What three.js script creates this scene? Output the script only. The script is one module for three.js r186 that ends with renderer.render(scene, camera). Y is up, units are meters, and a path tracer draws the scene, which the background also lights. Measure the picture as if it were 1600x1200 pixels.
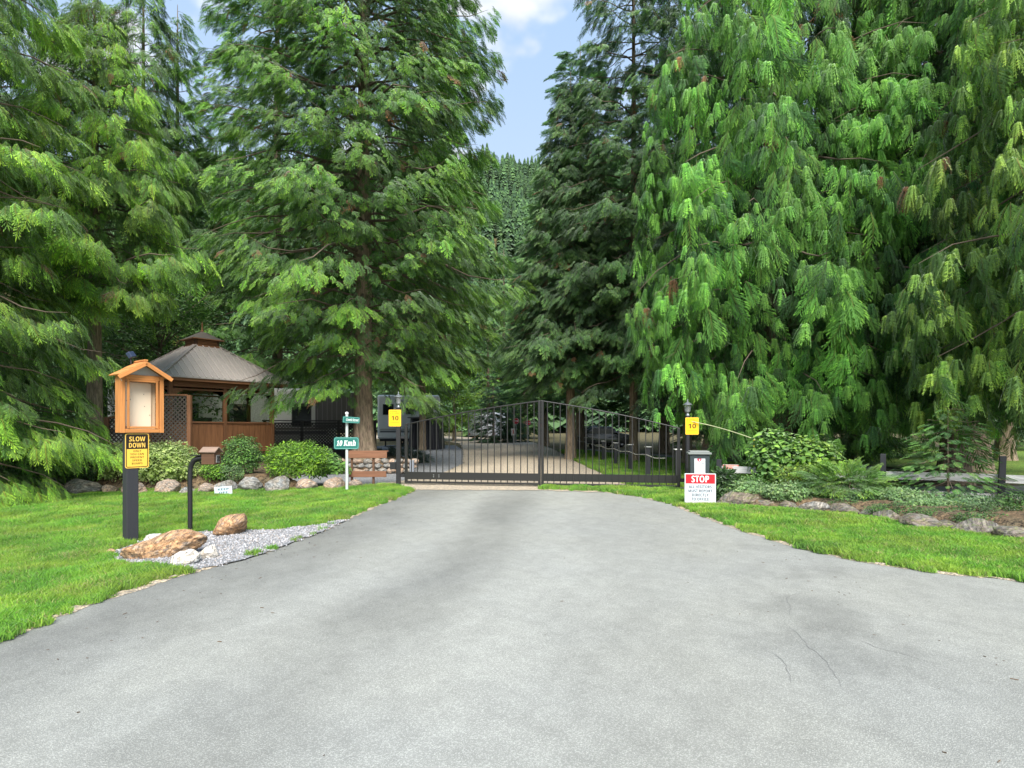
import * as THREE from 'three';
import { mergeGeometries, mergeVertices, toCreasedNormals } from 'three/addons/utils/BufferGeometryUtils.js';
import { RoundedBoxGeometry } from 'three/addons/geometries/RoundedBoxGeometry.js';
import { createNoise2D, createNoise3D } from 'simplex-noise';

// ------------------------------------------------------------------ camera, sky, sun, exposure
const scene = new THREE.Scene();
const FOC = 900, HOR = 672, EYE = 1.5;            // focal length and horizon in photo pixels (1600 x 1200)
const camera = new THREE.PerspectiveCamera(2 * Math.atan(600 / FOC) * 180 / Math.PI, 4 / 3, 0.1, 3000);
camera.position.set(0, EYE, 0);
camera.setViewOffset(1600, 1200, 0, 600 - HOR, 1600, 1200);   // level camera with the lens shifted up

const renderer = new THREE.WebGLRenderer();
renderer.toneMapping = THREE.LinearToneMapping;
renderer.toneMappingExposure = 2.3;
renderer.shadowMap.enabled = true;

function rng(seed) { let a = seed >>> 0; return () => { a = (a + 0x6D2B79F5) | 0; let t = Math.imul(a ^ (a >>> 15), 1 | a); t = (t + Math.imul(t ^ (t >>> 7), 61 | t)) ^ t; return ((t ^ (t >>> 14)) >>> 0) / 4294967296; }; }
const n2 = createNoise2D(rng(11)), n3 = createNoise3D(rng(12));
const fbm2 = (x, y, o = 4) => { let s = 0, a = 0.5, f = 1; for (let i = 0; i < o; i++) { s += a * n2(x * f, y * f); a *= 0.5; f *= 2.03; } return s; };
const fbm3 = (x, y, z, o = 4) => { let s = 0, a = 0.5, f = 1; for (let i = 0; i < o; i++) { s += a * n3(x * f, y * f, z * f); a *= 0.5; f *= 2.03; } return s; };
const clamp = (v, a = 0, b = 1) => Math.min(b, Math.max(a, v));
const sstep = (a, b, v) => { const t = clamp((v - a) / (b - a)); return t * t * (3 - 2 * t); };
const lerp = (a, b, t) => a + (b - a) * t;

{ // the sky: pale blue with broken thin cloud
  const W = 2048, H = 1024, data = new Float32Array(W * H * 4);
  for (let j = 0; j < H; j++) for (let i = 0; i < W; i++) {
    const el = (j / (H - 1) - 0.5) * Math.PI, az = (i / W) * 2 * Math.PI;
    const y = Math.sin(el), c = Math.cos(el), dx = c * Math.cos(az), dz = c * Math.sin(az);
    const t = Math.pow(clamp(y), 0.55);
    let r = lerp(0.44, 0.14, t), g = lerp(0.48, 0.245, t), b = lerp(0.50, 0.42, t);
    if (y > 0.0) {
      const k = 1 / (y + 0.16), px = dx * k, pz = dz * k;
      const cl = fbm3(px * 3.1, pz * 3.6, 2.2, 6) + 0.25 * fbm3(px * 0.5, pz * 0.5, 8.1, 3);
      const cov = sstep(0.05, 0.55, cl) * 0.85;
      const w = 0.52 + 0.12 * fbm3(px * 3, pz * 3, 5.0, 3);
      r = lerp(r, w, cov); g = lerp(g, w * 1.0, cov); b = lerp(b, w * 1.01, cov);
    } else { r = 0.2; g = 0.22; b = 0.2; }
    const o = (j * W + i) * 4; data[o] = r; data[o + 1] = g; data[o + 2] = b; data[o + 3] = 1;
  }
  const sky = new THREE.DataTexture(data, W, H, THREE.RGBAFormat, THREE.FloatType);
  sky.mapping = THREE.EquirectangularReflectionMapping; sky.magFilter = THREE.LinearFilter; sky.minFilter = THREE.LinearFilter; sky.needsUpdate = true;
  scene.background = sky; scene.environment = sky;
}
const sun = new THREE.DirectionalLight(new THREE.Color(1.0, 0.95, 0.88), 3.4);   // sun behind thin cloud, high behind the camera
sun.position.set(5, 37, 20); sun.target.position.set(0, 0, -14); scene.add(sun, sun.target);
sun.castShadow = true; sun.shadow.radius = 75; sun.shadow.mapSize.set(4096, 4096);
Object.assign(sun.shadow.camera, { left: -45, right: 45, top: 45, bottom: -45, near: 1, far: 160 });

// ------------------------------------------------------------------ helpers
const taken = {};
function numbered(name) { const k = taken[name] = (taken[name] ?? -1) + 1; return k ? `${name}_${String(k).padStart(3, '0')}` : name; }
function mesh(name, geo, mat, parent) {
  const m = new THREE.Mesh(geo, mat); m.castShadow = m.receiveShadow = true; m.name = parent ? name : numbered(name);
  (parent || scene).add(m); return m;
}
function tag(o, label, category, group) { o.userData.label = label; o.userData.category = category; if (group) o.userData.group = group; return o; }
function thing(name, label, category, [x, y, z] = [0, 0, 0], turn = 0, group) {
  const o = new THREE.Group(); o.name = numbered(name); scene.add(o); o.position.set(x, y, z); o.rotation.y = turn;
  return tag(o, label, category, group);
}
function structure(name, geo, mat, label) { const m = mesh(name, geo, mat); m.userData.kind = 'structure'; m.userData.label = label; return m; }
const at = (u, v, D) => [(u - 800) / FOC * D, EYE + (HOR - v) / FOC * D, -D];              // pixel + distance -> point
const gp = (u, v, e = 0) => { const D = (EYE - e) * FOC / (v - HOR); return [(u - 800) / FOC * D, -D]; };   // pixel on ground of height e -> x, z
const V = (x, y, z) => new THREE.Vector3(x, y, z);
const lin = (r, g, b) => new THREE.Color().setRGB(r, g, b);
function inPoly(p, x, z) { let c = false; for (let i = 0, j = p.length - 1; i < p.length; j = i++) if ((p[i][1] > z) !== (p[j][1] > z) && x < (p[j][0] - p[i][0]) * (z - p[i][1]) / (p[j][1] - p[i][1]) + p[i][0]) c = !c; return c; }
function place(geo, x, y, z, rx = 0, ry = 0, rz = 0) { geo.applyMatrix4(new THREE.Matrix4().compose(V(x, y, z), new THREE.Quaternion().setFromEuler(new THREE.Euler(rx, ry, rz, 'YXZ')), V(1, 1, 1))); return geo; }
let boxSeed = rng(77);
function uvMetres(g, w, h, d) {                                           // BoxGeometry: each face's uv in metres, shifted a little
  const uv = g.attributes.uv, nn = g.attributes.normal, ps = g.attributes.position, o1 = boxSeed() * 7, o2 = boxSeed() * 7;
  for (let i = 0; i < uv.count; i++) {
    const ax = Math.abs(nn.getX(i)), ay = Math.abs(nn.getY(i)), az = Math.abs(nn.getZ(i)), x = ps.getX(i), y = ps.getY(i), z = ps.getZ(i);
    const long = w >= h && w >= d ? 0 : h >= d ? 1 : 2;                   // v follows the longest side, as wood grain does
    const c = [x, y, z], a = ax >= ay && ax >= az ? [1, 2] : ay >= az ? [0, 2] : [0, 1];
    let v = a.includes(long) ? long : a[1], u = a[0] === v ? a[1] : a[0];
    uv.setXY(i, c[u] + o1, c[v] + o2);
  }
  return g;
}
function box(w, h, d, x = 0, y = 0, z = 0, rx = 0, ry = 0, rz = 0) { return place(uvMetres(new THREE.BoxGeometry(w, h, d), w, h, d), x, y, z, rx, ry, rz); }
function rbox(w, h, d, r, x = 0, y = 0, z = 0, rx = 0, ry = 0, rz = 0) { return place(uvMetres(new RoundedBoxGeometry(w, h, d, 1, Math.min(r, w / 2.1, h / 2.1, d / 2.1)), w, h, d), x, y, z, rx, ry, rz); }
function beam(a, b, w, h) {                                               // a bar between two points
  const A = V(...a), Bv = V(...b), L = A.distanceTo(Bv), g = uvMetres(new THREE.BoxGeometry(w, h, L), w, h, L);
  const m = new THREE.Matrix4().lookAt(Bv, A, Math.abs(Bv.y - A.y) > 0.98 * L ? V(1, 0, 0) : V(0, 1, 0)); g.applyMatrix4(m); const c = A.add(Bv).multiplyScalar(0.5); g.translate(c.x, c.y, c.z); return g;
}
function cyl(r0, r1, h, x = 0, y = 0, z = 0, n = 14) { const g = new THREE.CylinderGeometry(r1, r0, h, n); g.translate(x, y + h / 2, z); return g; }
function tube(pts, r, n = 24, k = 8) { return new THREE.TubeGeometry(new THREE.CatmullRomCurve3(pts.map(p => V(...p))), n, r, k, false); }
const std = (c, rough = 0.8, extra = {}) => new THREE.MeshStandardMaterial({ color: c, roughness: rough, ...extra });

// ------------------------------------------------------------------ computed textures
function tex(size, fn, srgb = false, repeat = 1) {                        // fn(i, j) -> [r, g, b] 0..1 (linear unless srgb)
  const d = new Uint8Array(size * size * 4);
  for (let j = 0; j < size; j++) for (let i = 0; i < size; i++) { const c = fn(i, j), o = (j * size + i) * 4; d[o] = clamp(c[0]) * 255; d[o + 1] = clamp(c[1]) * 255; d[o + 2] = clamp(c[2]) * 255; d[o + 3] = 255; }
  const t = new THREE.DataTexture(d, size, size); t.wrapS = t.wrapT = THREE.RepeatWrapping; t.magFilter = THREE.LinearFilter; t.minFilter = THREE.LinearMipmapLinearFilter;
  if (srgb) t.colorSpace = THREE.SRGBColorSpace; t.repeat.set(repeat, repeat); t.needsUpdate = true; return t;
}
function tileNoise(size, cells, seed, stretch = 1) {                      // tileable value noise, cells x cells*stretch
  const r = rng(seed), cx = cells, cy = Math.max(1, Math.round(cells * stretch)), g = Float32Array.from({ length: cx * cy }, r);
  return (i, j) => { const x = i / size * cx, y = j / size * cy, x0 = Math.floor(x), y0 = Math.floor(y), fx = x - x0, fy = y - y0, sx = fx * fx * (3 - 2 * fx), sy = fy * fy * (3 - 2 * fy);
    const q = (a, b) => g[((b % cy + cy) % cy) * cx + ((a % cx + cx) % cx)]; return lerp(lerp(q(x0, y0), q(x0 + 1, y0), sx), lerp(q(x0, y0 + 1), q(x0 + 1, y0 + 1), sx), sy); };
}
function stoneField(size, count, rmin, rmax, seed) {                      // heights and ids of scattered stones, tileable
  const r = rng(seed), h = new Float32Array(size * size), id = new Float32Array(size * size);
  for (let k = 0; k < count; k++) {
    const cx = r() * size, cy = r() * size, R = lerp(rmin, rmax, r() * r()), e = 0.7 + 0.6 * r(), a = r() * 3.14, ca = Math.cos(a), sa = Math.sin(a), tone = r(), top = 0.4 + 0.6 * r(), n = Math.ceil(R * 1.5);
    for (let j = -n; j <= n; j++) for (let i = -n; i <= n; i++) {
      const x = (i * ca + j * sa) / R, y = (-i * sa + j * ca) / (R * e), q = 1 - x * x - y * y; if (q <= 0) continue;
      const o = ((Math.floor(cy + j) % size + size) % size) * size + ((Math.floor(cx + i) % size + size) % size), hh = top * Math.sqrt(q);
      if (hh > h[o]) { h[o] = hh; id[o] = tone; }
    }
  }
  return { h, id };
}
const T = {};
{ // asphalt, 2 m tile
  const S = 1024, f = stoneField(S, 90000, 0.9, 2.9, 5), a = tileNoise(S, 24, 1), b = tileNoise(S, 9, 2);
  T.asphalt = tex(S, (i, j) => { const o = j * S + i, s = f.h[o], v = (s > 0 ? 0.60 + 0.29 * (f.id[o] - 0.5) + 0.1 * s : 0.47) * (0.9 + 0.12 * a(i, j) + 0.1 * b(i, j)); return [v, v, v * 0.985]; }, false, 0.62);
  T.asphaltBump = tex(S, (i, j) => { const v = f.h[j * S + i]; return [v, v, v]; }, false, 0.62);
}
{ // gravel, 1.6 m tile
  const S = 1024, f = stoneField(S, 9000, 4, 13, 6);
  const col = (base, spread, warm) => (i, j) => { const o = j * S + i, s = f.h[o], t = f.id[o], v = s > 0 ? base + spread * (t - 0.5) : base * 0.5; const w = warm * (0.5 + ((t * 7.3) % 1)); return [v * (1 + 0.5 * w), v * (1 + 0.1 * w), v * (1 - 0.5 * w)]; };
  T.gravel = tex(S, col(0.36, 0.34, 0.0), false, 1 / 1.6);
  T.gravelBump = tex(S, (i, j) => { const v = f.h[j * S + i]; return [v, v, v]; }, false, 1 / 1.6);
  T.tanGravel = tex(S, col(0.5, 0.34, 0.34), false, 1 / 1.6);
}
{ // soil and needle litter, 2 m tile
  const S = 512, a = tileNoise(S, 128, 21), b = tileNoise(S, 40, 22), c = tileNoise(S, 11, 23);
  T.soil = tex(S, (i, j) => { const v = 0.45 + 0.6 * (a(i, j) - 0.5) + 0.5 * (b(i, j) - 0.5), w = c(i, j); return [v * lerp(0.32, 0.5, w), v * lerp(0.27, 0.34, w), v * lerp(0.17, 0.19, w)]; }, false, 0.5);
  T.soilBump = tex(S, (i, j) => { const v = 0.5 * a(i, j) + 0.5 * b(i, j); return [v, v, v]; }, false, 0.5);
  T.turf = tex(S, (i, j) => { const v = 0.35 + 0.8 * (a(i, j) - 0.4) + 0.3 * (b(i, j) - 0.5), w = c(i, j); return [v * lerp(0.22, 0.30, w), v * lerp(0.45, 0.42, w), v * 0.05]; }, false, 0.5);
}
{ // bark, 1 m tile: long vertical ridges
  const S = 512, a = tileNoise(S, 34, 31, 0.16), b = tileNoise(S, 90, 32, 0.2), c = tileNoise(S, 8, 33, 1);
  const hgt = (i, j) => 0.6 * Math.pow(a(i + 14 * c(i, j), j), 1.3) + 0.4 * b(i, j);
  T.bark = tex(S, (i, j) => { const v = hgt(i, j), m = c(j, i); return [0.11 + 0.38 * v, 0.078 + 0.285 * v + 0.02 * m, 0.058 + 0.21 * v]; });
  T.barkBump = tex(S, (i, j) => { const v = hgt(i, j); return [v, v, v]; });
}
{ // wood grain, 1 m tile, grain along v
  const S = 512, a = tileNoise(S, 70, 41, 0.05), b = tileNoise(S, 18, 42, 0.12), c = tileNoise(S, 5, 43, 0.6), d = tileNoise(S, 200, 44, 0.06);
  const gr = (i, j) => 0.45 * a(i + 20 * c(i, j), j) + 0.35 * b(i, j) + 0.2 * d(i, j);
  T.wood = tex(S, (i, j) => { const v = 0.62 + 0.55 * (gr(i, j) - 0.3); return [v, v * 0.97, v * 0.92]; });
  T.woodBump = tex(S, (i, j) => { const v = gr(i, j); return [v, v, v]; });
}
{ // stone, 0.7 m tile
  const S = 512, a = tileNoise(S, 110, 51), b = tileNoise(S, 30, 52), c = tileNoise(S, 9, 53), d = tileNoise(S, 220, 54);
  T.stone = tex(S, (i, j) => { const v = 0.5 + 0.45 * (a(i, j) - 0.5) + 0.5 * (b(i, j) - 0.5) + 0.35 * (d(i, j) - 0.5), w = c(i, j); return [v * lerp(0.92, 1.12, w), v, v * lerp(1.06, 0.86, w)]; }, false, 1 / 0.7);
  T.stoneBump = tex(S, (i, j) => { const v = 0.4 * a(i, j) + 0.4 * b(i, j) + 0.2 * d(i, j); return [v, v, v]; }, false, 1 / 0.7);
}
const M = {
  bark: std(0xffffff, 0.95, { map: T.bark, bumpMap: T.barkBump, bumpScale: 0.03 }),
  limb: std(lin(0.16, 0.12, 0.09), 0.95),
  black: std(lin(0.018, 0.018, 0.02), 0.45),
  blackWood: std(lin(0.028, 0.03, 0.035), 0.6, { bumpMap: T.woodBump, bumpScale: 0.002 }),
  galv: std(lin(0.42, 0.44, 0.45), 0.45, { metalness: 0.6 }),
  cedar: std(lin(0.74, 0.31, 0.09), 0.75, { map: T.wood, bumpMap: T.woodBump, bumpScale: 0.002 }),
  brownPaint: std(lin(0.36, 0.165, 0.075), 0.65, { map: T.wood, bumpMap: T.woodBump, bumpScale: 0.0015 }),
  darkBrown: std(lin(0.15, 0.075, 0.04), 0.7, { map: T.wood, bumpMap: T.woodBump, bumpScale: 0.0015 }),
};

// ------------------------------------------------------------------ the ground and what is laid on it
const rise = D => 0.0075 * (Math.sqrt((D - 25) * (D - 25) + 30) + (D - 25));                   // the drive climbs gently behind the gate
function gy(x, z) {
  const D = -z, h = Math.max(0, rise(Math.max(D, -5)) - 0.05);
  const hill = D > 110 ? (D - 110) * 0.60 * sstep(110, 210, D) * (1 - 0.35 * sstep(430, 520, D)) + 16 * fbm2(x * 0.009, D * 0.009) * sstep(120, 220, D) : 0;
  return Math.min(h, 1.4) + hill;
}
{ // one sheet to the horizon
  const xs = [], zs = [];
  for (let x = -900; x <= 900; x += Math.abs(x) < 60 ? 2 : Math.abs(x) < 200 ? 10 : 50) xs.push(x);
  for (let D = -60; D <= 900; D += D < 80 ? 2 : D < 560 ? 8 : 40) zs.push(-D);
  const p = [], uv = [], id = [];
  for (const z of zs) for (const x of xs) { p.push(x, gy(x, z) - 0.03, z); uv.push(x, z); }
  for (let j = 0; j < zs.length - 1; j++) for (let i = 0; i < xs.length - 1; i++) { const a = j * xs.length + i, b = a + 1, c = a + xs.length, d = c + 1; id.push(a, b, c, b, d, c); }
  const g = new THREE.BufferGeometry(); g.setAttribute('position', new THREE.Float32BufferAttribute(p, 3)); g.setAttribute('uv', new THREE.Float32BufferAttribute(uv, 2)); g.setIndex(id); g.computeVertexNormals();
  structure('ground', g, std(lin(0.55, 0.62, 0.42), 1, { map: T.soil, bumpMap: T.soilBump, bumpScale: 0.02 }), 'brown forest soil with needle litter under the trees');
}
function sheet(poly, lift, ragged = 0, seed = 1, bumpy = 0) {                                     // polygon [x, z] -> a sheet laid `lift` above the ground, its edge a little ragged
  const pts = [], N = poly.length;
  for (let i = 0; i < N; i++) {
    const a = poly[i], b = poly[(i + 1) % N], L = Math.hypot(b[0] - a[0], b[1] - a[1]), k = Math.max(1, Math.min(80, Math.round(L / (ragged ? 0.12 : 1))));
    for (let s = 0; s < k; s++) { const t = s / k, x = lerp(a[0], b[0], t), z = lerp(a[1], b[1], t); const o = ragged * (fbm2(x * 2.6 + seed, z * 2.6, 3) + 0.5 * n2(x * 11, z * 11 + seed)); pts.push(new THREE.Vector2(x - (b[1] - a[1]) / L * o, -(z + (b[0] - a[0]) / L * o))); }
  }
  const g = new THREE.ShapeGeometry(new THREE.Shape(pts)); g.rotateX(-Math.PI / 2);
  const ps = g.attributes.position, uv = g.attributes.uv;
  for (let i = 0; i < ps.count; i++) { const x = ps.getX(i), z = ps.getZ(i); ps.setY(i, gy(x, z) + lift); uv.setXY(i, x, z); }
  g.computeVertexNormals(); return g;
}
function gridSheet(poly, step, height) {                                                        // gridded sheet inside a polygon, height(x, z, distance to edge)
  let x0 = 1e9, x1 = -1e9, z0 = 1e9, z1 = -1e9; for (const [x, z] of poly) { x0 = Math.min(x0, x); x1 = Math.max(x1, x); z0 = Math.min(z0, z); z1 = Math.max(z1, z); }
  const edge = (x, z) => { let m = 1e9; for (let i = 0; i < poly.length; i++) { const a = poly[i], b = poly[(i + 1) % poly.length], dx = b[0] - a[0], dz = b[1] - a[1], t = clamp(((x - a[0]) * dx + (z - a[1]) * dz) / (dx * dx + dz * dz)); m = Math.min(m, Math.hypot(x - a[0] - t * dx, z - a[1] - t * dz)); } return inPoly(poly, x, z) ? m : -m; };
  const nx = Math.ceil((x1 - x0) / step), nz = Math.ceil((z1 - z0) / step), p = [], uv = [], id = [], e = [];
  for (let j = 0; j <= nz; j++) for (let i = 0; i <= nx; i++) { const x = x0 + i * step, z = z0 + j * step, d = edge(x, z); e.push(d); p.push(x, height(x, z, d), z); uv.push(x, z); }
  for (let j = 0; j < nz; j++) for (let i = 0; i < nx; i++) { const a = j * (nx + 1) + i, b = a + 1, c = a + nx + 1, d = c + 1; if (Math.max(e[a], e[b], e[c], e[d]) > -step) id.push(a, c, b, b, c, d); }
  const g = new THREE.BufferGeometry(); g.setAttribute('position', new THREE.Float32BufferAttribute(p, 3)); g.setAttribute('uv', new THREE.Float32BufferAttribute(uv, 2)); g.setIndex(id); g.computeVertexNormals(); return g;
}
const leftEdge = [[-9, 4], [-5, 1], [-3.95, -2], [-3.70, -3.2], [-3.66, -4.12], [-3.66, -4.95], [-3.42, -5.97], [-3.06, -6.89], [-2.85, -8.54], [-2.70, -11.16], [-2.42, -14.2]];
const rightEdge = [[0.6, -14.5], [2.1, -14.1], [2.88, -12.98], [3.22, -11.74], [3.41, -8.77], [3.67, -7.34], [4.0, -6.55], [4.41, -6.1], [5.08, -5.72], [9, -4.6], [20, -3.2]];
{ // asphalt: grid with stains and wheel lanes as they lie on the photographed surface
  const step = 0.11, x0 = -14, x1 = 22, z0 = -15.2, z1 = 6, nx = Math.round((x1 - x0) / step), nz = Math.round((z1 - z0) / step), p = [], uv = [], col = [], id = [];
  const blot = (x, z, cx, cz, rx, rz, s) => { const dx = (x - cx) / rx, dz = (z - cz) / rz, d = Math.sqrt(dx * dx + dz * dz) + 1.3 * fbm2(x * 1.7 + cx, z * 1.2, 5); return s * sstep(1.05, 0.35, d); };
  for (let j = 0; j <= nz; j++) for (let i = 0; i <= nx; i++) {
    const x = x0 + i * step, z = z0 + j * step, D = -z;
    const el = -2.35 - 0.085 * (14.5 - D) - 0.6 * sstep(6.5, 3.5, D);                           // left edge of the pavement
    const q = x - el + 0.35 * fbm2(x * 0.35, z * 0.16, 3);                                      // metres from that edge, wavering
    let v = 1 + 0.07 * fbm2(x * 0.5, z * 0.22, 4) + 0.06 * fbm2(x * 2.4 + 9, z * 1.5, 3);
    v -= 0.40 * sstep(1.5, 0.1, q) * (0.75 + 0.5 * fbm2(x * 0.7, z * 0.4 + 4));                // fresh dark band along the left edge
    v -= 0.26 * Math.exp(-Math.pow((q - 2.55) / 0.5, 2)) * (0.7 + 0.8 * fbm2(x * 0.4, z * 0.25 + 9)); // tyre-darkened lane
    v += 0.11 * Math.exp(-Math.pow((q - 3.6) / 0.5, 2)) + 0.10 * Math.exp(-Math.pow((q - 1.75) / 0.4, 2)); // dusty wheel paths
    v -= blot(x, z, 2.45, -4.7, 0.42, 0.95, 0.2) + blot(x, z, 3.0, -6.2, 0.55, 0.45, 0.12) + blot(x, z, 2.0, -4.0, 0.5, 0.45, 0.12) + blot(x, z, 3.4, -7.4, 0.7, 0.25, 0.10) + blot(x, z, 1.25, -2.95, 0.13, 0.05, 0.3) + blot(x, z, 2.9, -3.5, 0.8, 0.35, 0.08);
    const dust = 0.5 + 0.5 * fbm2(x * 0.3 + 3, z * 0.3, 3) + 0.5 * sstep(-11, -14.6, z);
    p.push(x, 0, z); uv.push(x, z); col.push(v * (1 + 0.05 * dust), v * (1 + 0.03 * dust), v * (1.0 - 0.03 * dust));
  }
  for (let j = 0; j < nz; j++) for (let i = 0; i < nx; i++) { const a = j * (nx + 1) + i, b = a + 1, c = a + nx + 1, d = c + 1; id.push(a, c, b, b, c, d); }
  const g = new THREE.BufferGeometry(); g.setAttribute('position', new THREE.Float32BufferAttribute(p, 3)); g.setAttribute('uv', new THREE.Float32BufferAttribute(uv, 2)); g.setAttribute('color', new THREE.Float32BufferAttribute(col, 3)); g.setIndex(id); g.computeVertexNormals();
  const road = structure('road', g, std(lin(0.475, 0.488, 0.468), 0.92, { map: T.asphalt, vertexColors: true, bumpMap: T.asphaltBump, bumpScale: 0.002 }), 'grey asphalt drive with darker stains leading to the gate');
  const crackM = std(lin(0.17, 0.17, 0.165), 1), rc = rng(88);                                     // hairline cracks in the worn patch on the right
  for (const [cx, cz, a0, n] of [[2.15, -4.55, 1.9, 26], [2.35, -4.2, 0.3, 15], [2.75, -5.4, 2.4, 20], [1.7, -4.0, 0.9, 14], [3.0, -6.4, 0.1, 16], [-2.0, -9.6, 0.2, 14]]) {
    let x = cx, z = cz, a = a0; const p2 = [], i2 = [];
    for (let k = 0; k < n; k++) { const w = (0.0014 + 0.0014 * rc()) * Math.sin((k + 0.4) / n * 3.0), sx = -Math.sin(a) * w, sz = Math.cos(a) * w; p2.push(x - sx, 0.002, z - sz, x + sx, 0.002, z + sz); if (k) { const o = k * 2; i2.push(o - 2, o - 1, o, o - 1, o + 1, o); } a += (rc() - 0.5) * 0.9; x += Math.cos(a) * 0.05; z += Math.sin(a) * 0.05; }
    const cg = new THREE.BufferGeometry(); cg.setAttribute('position', new THREE.Float32BufferAttribute(p2, 3)); cg.setIndex(i2); cg.computeVertexNormals(); crackM.side = THREE.DoubleSide; mesh('crack', cg, crackM, road);
  }
}
const lawnLeft = [...leftEdge, [-3.1, -15.5], [-4.3, -15.3], [-5.2, -14.3], [-7.5, -14.1], [-10, -14.1], [-14, -13.5], [-18, -9], [-18, 4]];
const rockLine = [gp(1640, 852), gp(1600, 846), gp(1500, 833), gp(1420, 823), gp(1340, 807), gp(1240, 799), gp(1140, 794), gp(1112, 791)];
const lawnRight = [...rightEdge, [22, -9], [12, -7.5], ...rockLine, [4.25, -14.35], [2.5, -14.75], [0.9, -15.0]];
const gravelBed = [gp(170, 869), gp(205, 850), gp(300, 833), gp(385, 830), gp(440, 827), gp(490, 822), gp(530, 813), gp(540, 814), gp(502, 832), gp(402, 869), gp(345, 884), gp(300, 893), gp(240, 889), gp(192, 882)];
const lawnGate = [[3.15, -15.4], [4.9, -14.9], [9.5, -16.5], [10, -25], [6, -33], [4.6, -38], [3.1, -38], [3.0, -28], [3.1, -21]];
const lawnFar = [[15, -19], [26, -17], [60, -20], [60, -45], [20, -42], [15.5, -28]];
const M_turf = std(0xffffff, 1, { map: T.turf, bumpMap: T.soilBump, bumpScale: 0.02 });
structure('lawn', sheet(lawnLeft, 0.008, 0.05, 3), M_turf, 'bright green lawn left of the drive');
structure('lawn', sheet(lawnRight, 0.008, 0.05, 8), M_turf, 'bright green lawn strip right of the drive');
structure('lawn', sheet(lawnGate, 0.012, 0.1, 5), M_turf, 'green lawn behind the gate');
structure('lawn', sheet(lawnFar, 0.012), M_turf, 'sunny lawn behind the white rail fence');
const drive = [[-3.6, -16.3], [-2.6, -14.4], [0.6, -14.3], [2.2, -13.8], [3.3, -15.1], [3.15, -21], [3.0, -30], [2.8, -40], [2, -52], [0, -62], [-6, -72], [-20, -80], [-20, -66], [-8, -60], [-4.5, -50], [-3.2, -38], [-2.2, -26], [-2.4, -19]];
const parking = [[-4.6, -15.2], [-2.5, -14.9], [-2.2, -26], [-3.2, -38], [-4.5, -46], [-10, -47], [-12, -34], [-8, -26], [-3.4, -20.4], [-7.2, -20.3], [-6.6, -16.4]];
const M_gravel = std(lin(0.9, 0.93, 0.97), 0.95, { map: T.gravel, bumpMap: T.gravelBump, bumpScale: 0.02 });
structure('gravel_yard', sheet(parking, 0.004, 0.12, 4), M_gravel, 'grey gravel yard behind the gate');
structure('gravel_drive', sheet(drive, 0.009, 0.14, 6), std(lin(1.0, 0.94, 0.85), 0.97, { map: T.tanGravel, bumpMap: T.gravelBump, bumpScale: 0.015 }), 'tan gravel drive running through the gate into the trees');
structure('side_road', sheet([[9.4, -12.6], [12, -10.6], [40, -11], [40, -15], [14, -15.5], [10, -15.2]], 0.006), std(lin(0.42, 0.43, 0.42), 0.95, { map: T.asphalt, bumpMap: T.asphaltBump, bumpScale: 0.003 }), 'pale side road behind the rail fence');
structure('path', sheet([[4.6, -33], [10, -24.5], [14, -22], [15, -24], [11, -28], [5.5, -39], [3.4, -40]], 0.02), std(lin(0.3, 0.3, 0.3), 0.95, { map: T.asphalt }), 'grey path under the conifers');
structure('gravel_bed', sheet(gravelBed, 0.018, 0.05, 2), M_gravel, 'pale gravel bed round the sign post');
function ribbon(line, w, lift, seed) {                                                            // ragged strip of bare dirt along an edge
  const p = [], uv = [], id = []; let k = 0;
  for (let i = 0; i < line.length - 1; i++) {
    const a = line[i], b = line[i + 1], L = Math.hypot(b[0] - a[0], b[1] - a[1]), n = Math.max(1, Math.round(L / 0.07)), nx = (b[1] - a[1]) / L, nz = -(b[0] - a[0]) / L;
    for (let s = 0; s < n; s++) {
      const t = s / n, x = lerp(a[0], b[0], t), z = lerp(a[1], b[1], t), o0 = -w * (0.55 + 0.5 * fbm2(x * 1.7 + seed, z * 1.7) + 0.3 * n2(x * 9, z * 9) + 0.25 * n2(x * 23, z * 23)), o1 = w * (0.5 + 0.9 * fbm2(x * 2 - seed, z * 2));
      p.push(x + nx * o0, 0.003, z + nz * o0, x + nx * o1, lift, z + nz * o1); uv.push(x + nx * o0, z + nz * o0, x + nx * o1, z + nz * o1);
      if (k) { const q = k * 2; id.push(q - 2, q, q - 1, q - 1, q, q + 1); } k++;
    }
  }
  const g = new THREE.BufferGeometry(); g.setAttribute('position', new THREE.Float32BufferAttribute(p, 3)); g.setAttribute('uv', new THREE.Float32BufferAttribute(uv, 2)); g.setIndex(id); g.computeVertexNormals(); return g;
}
const M_dirt = std(lin(0.80, 0.74, 0.66), 1, { map: T.tanGravel, bumpMap: T.gravelBump, bumpScale: 0.008, side: THREE.DoubleSide });
structure('dirt_verge', ribbon(leftEdge, 0.085, 0.013, 2), M_dirt, 'narrow strip of bare tan dirt along the left lawn edge');
structure('dirt_verge', ribbon(rightEdge, 0.085, 0.013, 5), M_dirt, 'narrow strip of bare tan dirt along the right lawn edge');
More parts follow.
